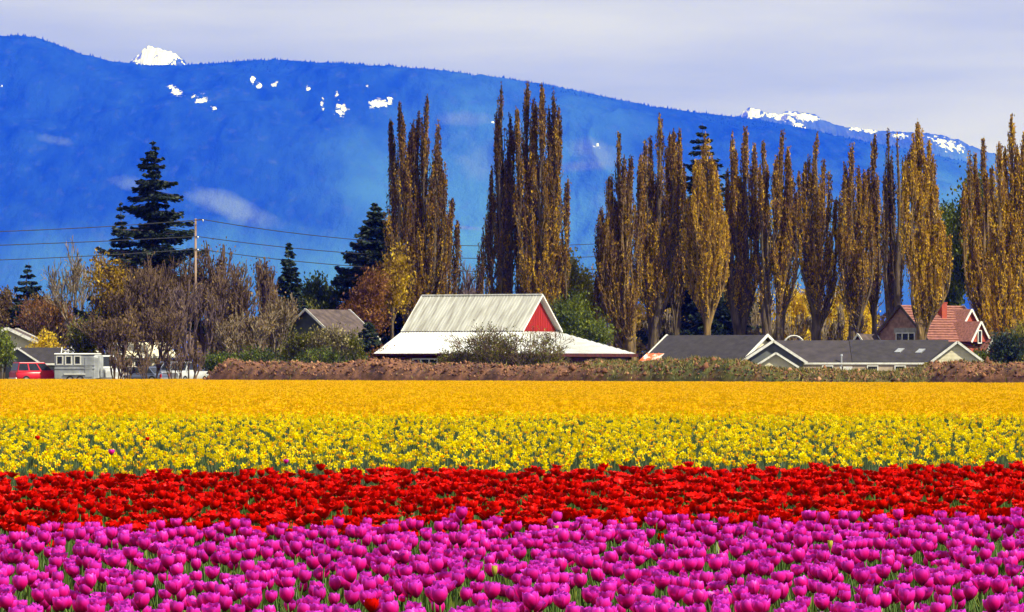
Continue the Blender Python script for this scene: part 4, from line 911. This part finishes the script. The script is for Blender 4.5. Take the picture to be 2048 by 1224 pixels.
leafy_tree(2045, 640, 470, 60, 'yellow green shrub at the right edge below the poplar', M_olive, 3500, .26, .2, 4, 'shrub', 'shrub', spread=.35)
# shrubs
for px, top, d, wpx, m_, tb, lab in [(600,655,446,90,M_olive,-.05,'olive shrub below the grey house gable'),(655,640,444,84,M_blossom,.1,'pale budding shrub in front of the grey house roof'),
    (700,650,445,70,M_olive,0,'olive shrub left of the small spruce'),(520,690,440,110,M_green,-.1,'dark green shrub behind the start of the bank'),(640,690,436,110,M_green,-.05,'low dark green shrub right behind the bank'),
    (770,690,446,60,M_rust,-.2,'low reddish shrub against the barn end'),(440,700,436,70,M_green,-.1,'green shrub between the pickup and the mound')]:
    leafy_tree(px, top, d, wpx, lab, m_, 4200, .24, tb, 5, 'shrub', 'shrub', spread=.32, group='shrubs between the thicket and the barn')
for px, top, wp, lab in ((252,716,34,'low bare shrub before the bronze sedan'),(352,704,40,'low bare shrub between the silver car and the pickup'),(300,712,50,'twiggy bare shrub before the blue sedan'),(385,690,44,'bare shrub over the rear of the pickup'),(232,700,36,'bare shrub beside the white van')):
    bare_tree(px, top, 423, lab, M_twig, wp, 5, 3, 'low bare shrubs among the parked cars', 'shrub', 'shrub', .025)
def barn_shrub(px, top, wpx, lab, d=418, n=1900):
    r_ = bare_tree(px, top, d, lab, M_twig, wpx, 4, 4, 'budding shrubs in front of the barn', 'shrub', 'shrub', .022)
    ch = [c for c in r_.children if c.name.startswith('crown')][0]; co = np.array([tuple(v.co) for v in ch.data.vertices][::3])
    add_leaves(r_, [(Vector(p), Vector((0,0,1))) for p in co], n, .12, .17, M_olive, 'foliage', .12)
def broad_shrub(px, top, d, wpx, label):
    H = wz(top, d); W = wpx*m_per_px(d)/2; root = empty('shrub', (wx(px,d), d, 0), 0, label, 'shrub'); S = []; T = []; rr = random.Random(77)
    for k in range(30):
        x = rr.uniform(-.95,.95); hk_ = math.sqrt(max(.05, 1-x*x))*rr.uniform(.55,1.0)
        s_, t_ = grow(4, (0,0,0), (rr.gauss(0,.25)+x*.3, rr.gauss(0,.3), 1), H*.36, .055, [4,4,3,3], [.6,.7,.7,.7], .06, .16, .7, .66, 900+k, .2)
        mz = max(q.z for _, q, *_ in s_); f = H*hk_/mz; y = rr.uniform(-.9,.9)
        mv = lambda p: Vector((p.x*f*1.25+x*W*.72, p.y*f+y, p.z*f))
        S += [(mv(a), mv(b_), r0, r1, l) for a, b_, r0, r1, l in s_]; T += [(mv(p), q) for p, q in t_]
    split_wood(S, root, M_twig, .02, 1)
    for o in list(root.children):
        if o.name.startswith('trunk'): o.name = 'stems'; o['kind'] = 'stuff'
    add_leaves(root, T, 9000, .22, .17, M_olive, 'foliage', .05)
broad_shrub(1003, 642, 424, 292, 'broad domed shrub of bare twigs and small leaves before the barn')
# far wood along the valley floor
nW = 26000; fx_ = RNG.uniform(-150, 150, nW); fy_ = RNG.uniform(860, 960, nW); top_ = 7+5*fbm(fx_/9., fy_*0+3, 3, 1); fz_ = top_*RNG.uniform(0,1,nW)**.6
V, Fq, t_ = leaf_arrays(np.stack([fx_, fy_, fz_],1), RNG.normal(0,1,(nW,3))+np.array([0,0,.5]), RNG.uniform(.8,1.8,nW), RNG.uniform(.5,1.1,nW), np.clip(RNG.normal(.4,.25,nW),0,1))
tag(link('distant_wood', np_mesh('distant_wood', V, Fq, M_brown, {'tint': t_})), 'distant brown wood along the foot of the mountain', 'wood', kind='stuff')
b = MB(); b.tube([(0,0,-.1),(0,0,1.5)], [.07,.06], 7); po = empty('wooden_post', (wx(1685,340.6), 340.6, .0), 0, 'short brown wooden post on the bank before the ranch house', 'post'); b.build('post', M_bark, po)

# ------------------------------------------------------------------ flowers
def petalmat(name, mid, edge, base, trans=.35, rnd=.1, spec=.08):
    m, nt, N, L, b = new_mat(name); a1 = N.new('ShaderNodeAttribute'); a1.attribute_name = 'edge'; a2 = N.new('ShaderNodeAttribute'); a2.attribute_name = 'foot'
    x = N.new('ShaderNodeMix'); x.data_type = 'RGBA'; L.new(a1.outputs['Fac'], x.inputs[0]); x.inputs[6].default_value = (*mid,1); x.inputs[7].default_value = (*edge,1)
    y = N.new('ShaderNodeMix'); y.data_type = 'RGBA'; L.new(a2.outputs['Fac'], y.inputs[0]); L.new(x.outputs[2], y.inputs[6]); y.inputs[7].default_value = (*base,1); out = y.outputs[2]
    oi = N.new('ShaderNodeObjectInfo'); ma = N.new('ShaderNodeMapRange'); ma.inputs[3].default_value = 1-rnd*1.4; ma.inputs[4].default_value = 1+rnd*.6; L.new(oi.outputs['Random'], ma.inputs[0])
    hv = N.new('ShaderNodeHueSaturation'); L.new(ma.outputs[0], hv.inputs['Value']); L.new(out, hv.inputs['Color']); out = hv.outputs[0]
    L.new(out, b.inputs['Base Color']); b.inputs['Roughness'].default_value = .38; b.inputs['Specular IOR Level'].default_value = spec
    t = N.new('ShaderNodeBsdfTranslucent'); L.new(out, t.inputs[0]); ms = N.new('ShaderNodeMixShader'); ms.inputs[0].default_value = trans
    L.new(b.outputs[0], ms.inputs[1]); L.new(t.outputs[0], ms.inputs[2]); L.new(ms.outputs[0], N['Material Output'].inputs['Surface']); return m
M_mag = petalmat('magenta_petal', (.82,.002,.20), (.64,.05,.72), (.08,.0,.05), .36, spec=.18)  # dark foot colour paints the shade at the bottom of the bloom
M_red = petalmat('scarlet_petal', (.52,.002,.001), (.74,.004,.001), (.04,.0,.0), .2)  # dark foot: the flower's dark centre, deepened with painted shade
M_yel = petalmat('yellow_petal', (.92,.70,.0), (.94,.76,.0), (.70,.45,.0), .3)
M_gol = petalmat('golden_petal', (.92,.52,.0), (.95,.56,.0), (.65,.26,.0), .3)
M_cor = petalmat('orange_trumpet', (.90,.42,.0), (.92,.36,.0), (.6,.3,0), .3)
M_bud = petalmat('green_yellow_bud', (.55,.50,.06), (.6,.6,.1), (.2,.3,.05), .3)
M_stem = surf('flower_stem', (.10,.18,.03), (.04,.09,.015), .5, 8, 3)
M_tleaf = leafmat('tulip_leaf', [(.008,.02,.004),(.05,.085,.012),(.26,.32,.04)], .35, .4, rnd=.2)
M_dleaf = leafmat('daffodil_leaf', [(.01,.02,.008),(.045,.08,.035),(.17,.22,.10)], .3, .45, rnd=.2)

def petal(Rm, H, az, half, flare, nu_=5, nv=6, ruf=.0, seed=0, outer=1.0):
    rr = random.Random(seed); V = []; E = []; Fo = []; ph = rr.random()*6
    for j in range(nv):
        v = j/(nv-1); r = Rm*outer*(math.sin(min(1, v*1.25+.12)*math.pi/2)**.9)*(1-.14*max(0,v-.5)*2)+flare*Rm*v**3; z = H*v*(1-.04*v)
        wv = half*(1-.12*(1-v))*(1 if v < .6 else math.sqrt(max(0, 1-((v-.6)/.43)**2)))+.03
        for i in range(nu_):
            u = i/(nu_-1)*2-1; a = az+u*wv; rd = r*(1+.05*(1-u*u))
            zz = z-H*.05*u*u*v+ruf*math.sin(ph+u*5)*v**3; rd += ruf*math.cos(ph*2+u*4)*v**3
            V.append((rd*math.cos(a), rd*math.sin(a), zz)); E.append(min(1, max(abs(u)**2.2*.75*v, v**3.2))); Fo.append(max(0, 1-v*3.0))  # Fo: petal foot mask, carries the painted shade low on tulip blooms
    Fq = [(j*nu_+i, j*nu_+i+1, (j+1)*nu_+i+1, (j+1)*nu_+i) for j in range(nv-1) for i in range(nu_-1)]
    return np.array(V), np.array(Fq), np.array(E), np.array(Fo)
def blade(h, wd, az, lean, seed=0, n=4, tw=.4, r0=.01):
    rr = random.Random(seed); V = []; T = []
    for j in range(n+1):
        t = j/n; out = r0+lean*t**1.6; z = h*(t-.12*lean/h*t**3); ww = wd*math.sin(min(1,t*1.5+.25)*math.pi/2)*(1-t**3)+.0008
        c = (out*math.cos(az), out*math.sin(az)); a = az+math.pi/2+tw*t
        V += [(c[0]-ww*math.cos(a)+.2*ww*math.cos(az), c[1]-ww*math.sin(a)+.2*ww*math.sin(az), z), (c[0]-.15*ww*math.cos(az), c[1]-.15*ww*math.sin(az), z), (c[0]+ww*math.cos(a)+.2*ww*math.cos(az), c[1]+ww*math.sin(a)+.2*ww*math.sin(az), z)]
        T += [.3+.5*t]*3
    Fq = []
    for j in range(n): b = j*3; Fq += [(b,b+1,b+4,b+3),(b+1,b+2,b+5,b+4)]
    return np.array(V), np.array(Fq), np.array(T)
def join(parts, name):
    """parts: (V, F(quads), material, attrs) -> one mesh with several materials"""
    me = bpy.data.meshes.new(name); VV, FF, mi, mats = [], [], [], []; at = {'tint': [], 'edge': [], 'foot': []}; off = 0
    for V, Fq, mt_, A in parts:
        if mt_ not in mats: mats.append(mt_)
        VV.append(V); FF.append(Fq+off); mi += [mats.index(mt_)]*len(Fq)
        for k in at: at[k].append(A.get(k, np.zeros(len(V))))
        off += len(V)
    V = np.concatenate(VV); Fq = np.concatenate(FF)
    me = np_mesh(name, V, Fq, None, {k: np.concatenate(v) for k, v in at.items()}, smooth=True)
    for m_ in mats: me.materials.append(m_)
    me.polygons.foreach_set('material_index', np.array(mi, np.int32)); return me
def stem_arr(h, r=.0035, k=4, bend=(0,0)):
    V = []; n = 3
    for j in range(n+1):
        t = j/n
        for i in range(k): V.append((r*math.cos(i*6.283/k)+bend[0]*t*t, r*math.sin(i*6.283/k)+bend[1]*t*t, h*t))
    return np.array(V), np.array([(j*k+i, j*k+(i+1)%k, (j+1)*k+(i+1)%k, (j+1)*k+i) for j in range(n) for i in range(k)])
def tulip_parts(h, Rm, Hh, half, flare, ruf, seed, mt_):
    rr = random.Random(seed); P = {'petal': [], 'leaf': []}
    for k in range(6):
        V, Fq, E, Fo = petal(Rm, Hh*(1 if k < 3 else 1.03), k*2.094+(1.047 if k >= 3 else 0)+rr.gauss(0,.08), half, flare*rr.uniform(.6,1.3), ruf=ruf, seed=seed*10+k, outer=1.0 if k < 3 else .9)
        V[:,2] += h; P['petal'].append((V, Fq, mt_, {'edge': E, 'foot': Fo}))
    S, Sf = stem_arr(h+.006); P['stem'] = (S, Sf, M_stem, {})
    for k in range(2):
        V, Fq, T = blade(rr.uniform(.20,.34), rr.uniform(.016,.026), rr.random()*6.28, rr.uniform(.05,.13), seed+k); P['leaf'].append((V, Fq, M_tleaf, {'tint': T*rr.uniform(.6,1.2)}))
    return P
hid = bpy.data.collections.new('flower_kinds')   # source meshes for the scattered beds
def flat(P): return P['petal']+[P['stem']]+P['leaf']
def kinds(cname, meshes):
    c = bpy.data.collections.new(cname)
    for i, me in enumerate(meshes):
        o = bpy.data.objects.new('%s_%02d' % (cname, i), me); c.objects.link(o)
    return c
def scatter(name, P, rot, scl, idx, coll, label, cat):
    n = len(P); me = bpy.data.meshes.new(name); me.vertices.add(n); me.vertices.foreach_set('co', np.asarray(P, np.float32).ravel())
    a = me.attributes.new('rot', 'FLOAT_VECTOR', 'POINT'); a.data.foreach_set('vector', np.asarray(rot, np.float32).ravel())
    a = me.attributes.new('scl', 'FLOAT', 'POINT'); a.data.foreach_set('value', np.asarray(scl, np.float32))
    a = me.attributes.new('idx', 'INT', 'POINT'); a.data.foreach_set('value', np.asarray(idx, np.int32)); me.update()
    o = link(name, me); tag(o, label, cat, kind='stuff')
    ng = bpy.data.node_groups.new(name+'_nodes', 'GeometryNodeTree')
    ng.interface.new_socket('Geometry', in_out='INPUT', socket_type='NodeSocketGeometry'); ng.interface.new_socket('Geometry', in_out='OUTPUT', socket_type='NodeSocketGeometry')
    gi = ng.nodes.new('NodeGroupInput'); go = ng.nodes.new('NodeGroupOutput'); ip = ng.nodes.new('GeometryNodeInstanceOnPoints'); ci = ng.nodes.new('GeometryNodeCollectionInfo')
    ci.inputs['Collection'].default_value = coll; ci.inputs['Separate Children'].default_value = True; ci.inputs['Reset Children'].default_value = True
    ip.inputs['Pick Instance'].default_value = True
    def na(nm, ty): x = ng.nodes.new('GeometryNodeInputNamedAttribute'); x.data_type = ty; x.inputs['Name'].default_value = nm; return x.outputs['Attribute']
    k = ng.links
    k.new(gi.outputs[0], ip.inputs['Points']); k.new(ci.outputs[0], ip.inputs['Instance']); k.new(na('idx','INT'), ip.inputs['Instance Index'])
    k.new(na('rot','FLOAT_VECTOR'), ip.inputs['Rotation']); k.new(na('scl','FLOAT'), ip.inputs['Scale']); k.new(ip.outputs[0], go.inputs[0])
    o.modifiers.new('scatter', 'NODES').node_group = ng
    return o

def halfw(d): return 1024/F*d
# bed boundaries (distance as a function of x)
def near_edge_red(x): return 30.0+x*.32
def far_edge_red(x): return 46.6+x*.42
# magenta tulips
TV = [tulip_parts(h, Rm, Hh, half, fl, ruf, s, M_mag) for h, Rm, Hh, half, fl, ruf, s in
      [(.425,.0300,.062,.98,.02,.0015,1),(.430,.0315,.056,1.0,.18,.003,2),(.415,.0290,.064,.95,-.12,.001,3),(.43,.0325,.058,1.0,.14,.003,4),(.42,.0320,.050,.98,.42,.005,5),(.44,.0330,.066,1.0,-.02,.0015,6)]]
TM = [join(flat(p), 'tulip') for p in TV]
def bed_points(d0, d1, dens, margin, lo=None, hi=None):
    out = []
    for d in np.arange(d0, d1, .25):
        hw = halfw(d)+margin; n = RNG.poisson(dens*.25*2*hw); x = RNG.uniform(-hw, hw, n); y = d+RNG.uniform(0,.25,n)
        out.append(np.stack([x,y],1))
    P = np.concatenate(out)
    if lo: P = P[P[:,1] > lo(P[:,0])]
    if hi: P = P[P[:,1] < hi(P[:,0])]
    return P
def relax(P, r, it=2):
    """drop points too near an earlier one (grid test)"""
    keep = []; cell = {}
    for i, (x, y) in enumerate(P):
        c = (int(x//r), int(y//r)); ok = True
        for a in (-1,0,1):
            for b in (-1,0,1):
                for j in cell.get((c[0]+a, c[1]+b), ()):
                    if (P[j,0]-x)**2+(P[j,1]-y)**2 < r*r: ok = False; break
        if ok: keep.append(i); cell.setdefault(c, []).append(i)
    return P[keep]
P = relax(bed_points(16.9, 32.6, 42, .8, hi=near_edge_red), .082); P = P[np.argsort(P[:,1])]
inview = np.abs(P[:,0]) < halfw(P[:,1])
vis = np.where(inview & (P[:,1] > 17.9))[0][:300]; sel = np.zeros(len(P), bool); sel[vis] = True
def rot_scl(n, tilt=.10, s0=.88, s1=1.10): return np.stack([RNG.normal(0,tilt,n), RNG.normal(0,tilt,n), RNG.uniform(0,6.283,n)], 1), RNG.uniform(s0,s1,n)
rot, scl = rot_scl(len(P), .15); idx = RNG.integers(0, 6, len(P))
hz_ = np.where(RNG.uniform(0,1,len(P)) < .05, RNG.uniform(1.05,1.12,len(P)), 1); scl = scl*hz_
c_mag = kinds('magenta_tulip_kind', TM)
r_ = ~sel; scatter('tulip_bed', np.c_[P[r_], np.zeros(r_.sum())], rot[r_], scl[r_], idx[r_], c_mag, 'magenta tulips filling the back of the front bed', 'tulips')
def part_meshes(P, prefix=''):
    out = []
    for k, v in P.items():
        for (V, Fq, mt_, A) in (v if isinstance(v, list) else [v]):
            out.append((k, np_mesh(k, V, Fq, mt_, A, smooth=True)))
    return out
PM = [part_meshes(p) for p in TV]
def plant_things(name, P, rot, scl, idx, PM, label, cat, group):
    labs = label if isinstance(label, list) else None
    for j in range(len(P)):
        k = int(idx[j]); root = bpy.data.objects.new(name, None); COL.objects.link(root); root.location = (P[j,0], P[j,1], 0)
        root.rotation_euler = tuple(rot[j]); root.scale = (scl[j],)*3; root.empty_display_size = .05
        root['label'] = labs[k] if labs else label; root['category'] = cat; root['group'] = group
        for nm, me in PM[k]:
            o = bpy.data.objects.new(nm, me); COL.objects.link(o); o.parent = root
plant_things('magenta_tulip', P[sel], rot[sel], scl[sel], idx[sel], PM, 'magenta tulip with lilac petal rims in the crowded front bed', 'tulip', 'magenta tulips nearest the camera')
# red tulips
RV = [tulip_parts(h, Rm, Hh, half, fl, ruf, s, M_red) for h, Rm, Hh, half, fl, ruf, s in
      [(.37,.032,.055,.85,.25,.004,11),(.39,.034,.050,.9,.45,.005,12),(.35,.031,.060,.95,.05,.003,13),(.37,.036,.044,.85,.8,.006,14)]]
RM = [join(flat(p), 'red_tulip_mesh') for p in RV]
c_red = kinds('red_tulip_kind', RM)
P = relax(bed_points(28, 52.0, 40, .9, lo=lambda x: near_edge_red(x)+.25, hi=far_edge_red), .095); P = P[np.argsort(P[:,1])]
rot, scl = rot_scl(len(P), .14, .85, 1.18); idx = RNG.integers(0, 4, len(P))
# the 300 that show: just behind the last magenta ones
inv = np.where((np.abs(P[:,0]) < halfw(P[:,1])) & (P[:,1] > near_edge_red(P[:,0])+1.2))[0][:300]; sel = np.zeros(len(P), bool); sel[inv] = True; r_ = ~sel
scatter('red_tulip_bed', np.c_[P[r_], np.zeros(r_.sum())], rot[r_], scl[r_], idx[r_], c_red, 'bright red tulips filling the second bed', 'tulips')
RPM = []
for p in RV: RPM.append([('bloom', join(p['petal'], 'bloom')), ('stem', np_mesh('stem', *p['stem'][:2], M_stem, smooth=True))]+[('leaf', np_mesh('leaf', l[0], l[1], l[2], l[3], smooth=True)) for l in p['leaf']])
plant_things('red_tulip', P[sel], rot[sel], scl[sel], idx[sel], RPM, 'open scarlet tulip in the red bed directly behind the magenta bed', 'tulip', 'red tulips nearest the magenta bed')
# daffodils
def daffodil(h, seed, mt_, cor, lod=0, face=None, leaves=4, r=.040):
    rr = random.Random(seed); az = face if face is not None else rr.uniform(0,6.28); parts = {'bloom': [], 'leaf': []}
    nod = rr.uniform(-.25,.35); ax = Vector((math.cos(az)*math.cos(nod), math.sin(az)*math.cos(nod), -math.sin(nod))); s = ax.orthogonal().normalized(); t = ax.cross(s)
    c = Vector((math.cos(az)*.02, math.sin(az)*.02, h))
    for k in range(6):
        a = k*1.0472+rr.gauss(0,.08); d1 = s*math.cos(a)+t*math.sin(a); e = s*math.cos(a+1.57)+t*math.sin(a+1.57); b_ = -ax*.008*(k%2)
        pts = [c+b_+d1*.004, c+b_+d1*r*.5+e*r*.30+ax*.004, c+b_+d1*r*1.02+ax*rr.uniform(-.012,.010), c+b_+d1*r*.5-e*r*.30+ax*.004]
        parts['bloom'].append((np.array([tuple(p) for p in pts]), np.array([[0,1,2,3]]), mt_, {'edge': np.array([0,.5,1,.5])}))
    n = 8 if lod == 0 else 5; V = []
    for j, (q, rd) in enumerate(((0,.009),(.018,.010),(.030,.0165))):
        for i in range(n): V.append(tuple(c+ax*(q+.002)+(s*math.cos(i*6.283/n)+t*math.sin(i*6.283/n))*rd))
    parts['trumpet'] = (np.array(V), np.array([(j*n+i, j*n+(i+1)%n, (j+1)*n+(i+1)%n, (j+1)*n+i) for j in range(2) for i in range(n)]), cor, {})
    parts['stem'] = (*stem_arr(h, .0035, 3), M_stem, {})
    for k in range(leaves):
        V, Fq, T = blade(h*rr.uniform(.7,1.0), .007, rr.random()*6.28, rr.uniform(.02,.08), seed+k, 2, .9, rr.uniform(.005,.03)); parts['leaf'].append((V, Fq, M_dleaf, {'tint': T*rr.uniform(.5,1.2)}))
    return parts
fz = lambda: RNG.normal(-math.pi/2+.6, 1.2)
DV = [daffodil(.37+.02*(k%3), 30+k, M_yel, M_cor if k%3 == 0 else M_yel, 0, fz(), 5) for k in range(8)]
DM = [join(p['bloom']+[p['trumpet'], p['stem']]+p['leaf'], 'daffodil_mesh') for p in DV]
c_daf = kinds('daffodil_kind', DM)
M_dgap = 1.3
P = relax(bed_points(43.5, 109, 11.5, 1.2, lo=lambda x: far_edge_red(x)+M_dgap), .085)
n = len(P); rot = np.stack([RNG.normal(0,.12,n), RNG.normal(0,.12,n), RNG.normal(0,.5,n)], 1); scl = RNG.uniform(.82,1.15,n); idx = RNG.integers(0,8,n)
thin = RNG.uniform(0,1,n) < np.clip((P[:,1]-far_edge_red(P[:,0])-1.3)/7+.15, .15, 1); far_ok = RNG.uniform(0,1,n) < np.clip((110-P[:,1])/6, 0, 1)
P, rot, scl, idx = P[thin & far_ok], rot[thin & far_ok], scl[thin & far_ok], idx[thin & far_ok]
o_ = np.argsort(P[:,1]-far_edge_red(P[:,0])); P, rot, scl, idx = P[o_], rot[o_], scl[o_], idx[o_]
inv = np.where(np.abs(P[:,0]) < halfw(P[:,1]))[0][:300]; sel = np.zeros(len(P), bool); sel[inv] = True; r_ = ~sel
scatter('daffodil_bed', np.c_[P[r_], np.zeros(r_.sum())], rot[r_], scl[r_], idx[r_], c_daf, 'bright yellow daffodils filling the third bed', 'daffodils')
DPM = [[('bloom', join(p['bloom'], 'bloom')), ('trumpet', np_mesh('trumpet', *p['trumpet'][:2], p['trumpet'][2], smooth=True)), ('stem', np_mesh('stem', *p['stem'][:2], M_stem, smooth=True)), ('leaf', join(p['leaf'], 'leaf'))] for p in DV]
plant_things('daffodil', P[sel], rot[sel], scl[sel], idx[sel], DPM, 'yellow daffodil on the front edge of the daffodil bed above red tulips', 'daffodil', 'daffodils nearest the red tulips')
# green leaf tufts among daffodils
LT = []
for k in range(5):
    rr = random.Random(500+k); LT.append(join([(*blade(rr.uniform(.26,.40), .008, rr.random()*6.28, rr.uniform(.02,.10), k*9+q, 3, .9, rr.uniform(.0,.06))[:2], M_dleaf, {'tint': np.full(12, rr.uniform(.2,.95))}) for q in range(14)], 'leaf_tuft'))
c_lt = kinds('leaf_tuft_kind', LT)
P = bed_points(43.5, 85, 13, 1.2, lo=lambda x: far_edge_red(x)+M_dgap-.25); n = len(P)
scatter('daffodil_leaves', np.c_[P, np.zeros(n)], np.stack([np.zeros(n), np.zeros(n), RNG.uniform(0,6.28,n)],1), RNG.uniform(.8,1.1,n), RNG.integers(0,5,n), c_lt, 'grey green leaf blades standing among the daffodils', 'leaves')
LT2 = []
for k in range(4):
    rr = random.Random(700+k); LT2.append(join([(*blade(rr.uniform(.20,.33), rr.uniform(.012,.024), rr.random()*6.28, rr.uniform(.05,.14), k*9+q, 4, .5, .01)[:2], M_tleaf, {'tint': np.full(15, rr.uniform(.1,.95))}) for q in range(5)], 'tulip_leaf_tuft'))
c_lt2 = kinds('tulip_leaf_tuft_kind', LT2)
P = bed_points(16.5, 48, 10, .9, hi=far_edge_red); n = len(P)
scatter('tulip_leaves', np.c_[P, np.zeros(n)], np.stack([np.zeros(n), np.zeros(n), RNG.uniform(0,6.28,n)],1), RNG.uniform(.8,1.1,n), RNG.integers(0,4,n), c_lt2, 'broad green leaves under the tulip blooms', 'leaves')
# far golden bed, as one-metre patches of small daffodils
GM = []
for k in range(7):
    parts = []; rr = random.Random(900+k)
    for q in range(17):
        p = daffodil(.36+.05*rr.random(), 1000+k*50+q, M_gol, M_cor if rr.random() < .3 else M_gol, 1, rr.gauss(-math.pi/2+.5, 1.1), 1, r=.048); off = np.array([rr.uniform(-.55,.55), rr.uniform(-.55,.55), 0])
        for pp in p['bloom']+[p['trumpet']]+p['leaf']: parts.append((pp[0]+off, pp[1], pp[2], pp[3]))
    GM.append(join(parts, 'daffodil_patch'))
c_gol = kinds('daffodil_patch_kind', GM)
pts = []
for d in np.arange(103, 425, 1.0):
    hw = halfw(d)+6; x = np.arange(-hw, hw, 1.0)+RNG.uniform(0,1); pts.append(np.stack([x+RNG.normal(0,.12,len(x)), d+RNG.normal(0,.2,len(x))],1))
P = np.concatenate(pts); P = P[P[:,1] < np.where(P[:,0] < wx(405,398), 419, bank_d(P[:,0])+.2)]; P = P[P[:,1] < 421]; n = len(P)
scatter('golden_daffodil_bed', np.c_[P, np.zeros(n)], np.stack([np.zeros(n), np.zeros(n), RNG.normal(0,.35,n)],1), RNG.uniform(.9,1.08,n), RNG.integers(0,7,n), c_gol, 'golden daffodils filling the far field up to the bank', 'daffodils')
# strays and buds
def stray(name, px, py, hgt, P, mt_, lab, s=1.0, rz=0):
    d = (HC-hgt)*F/(py-HY); root = empty(name, (wx(px,d), d, 0), rz, lab, 'tulip'); root.scale = (s,s,s)
    for nm, me in P: link(nm, me.copy() if False else me, root)
def tparts(h, mt_, seed, Rm=.031, Hh=.06):
    p = tulip_parts(h, Rm, Hh, .98, .05, .002, seed, mt_); return [('petal', np_mesh('petal', a[0], a[1], a[2], a[3], smooth=True)) for a in p['petal']]+[('stem', np_mesh('stem', *p['stem'][:2], M_stem, smooth=True))]
stray('red_tulip', 75, 880, .47, tparts(.42, M_red, 61), M_red, 'single red tulip in the daffodils at the far left', 1.1)
stray('red_tulip', 295, 875, .47, tparts(.42, M_red, 62), M_red, 'small red tulip farther back in the daffodils', 1.0)
stray('magenta_tulip', 223, 909, .48, tparts(.43, M_mag, 63), M_mag, 'single magenta tulip in the daffodils at the left', 1.1)
stray('magenta_tulip', 572, 911, .47, tparts(.42, M_mag, 64), M_mag, 'lone pink tulip in the daffodils left of the middle', .9)
stray('red_tulip', 743, 1195, .50, tparts(.44, M_red, 65), M_red, 'single red tulip low among the magenta tulips', 1.0)
for i, (px, py, lab) in enumerate([(32,1156,'left edge of the magenta bed'),(989,1130,'middle of the magenta bed'),(1112,1050,'far edge of the magenta bed'),(1505,1065,'right half of the magenta bed'),(1660,1080,'right of the other buds in the magenta bed')]):
    stray('tulip_bud', px, py, .50, tparts(.45, M_bud, 80+i, .014, .05), M_bud, 'closed yellow green tulip bud at the '+lab, 1.0)
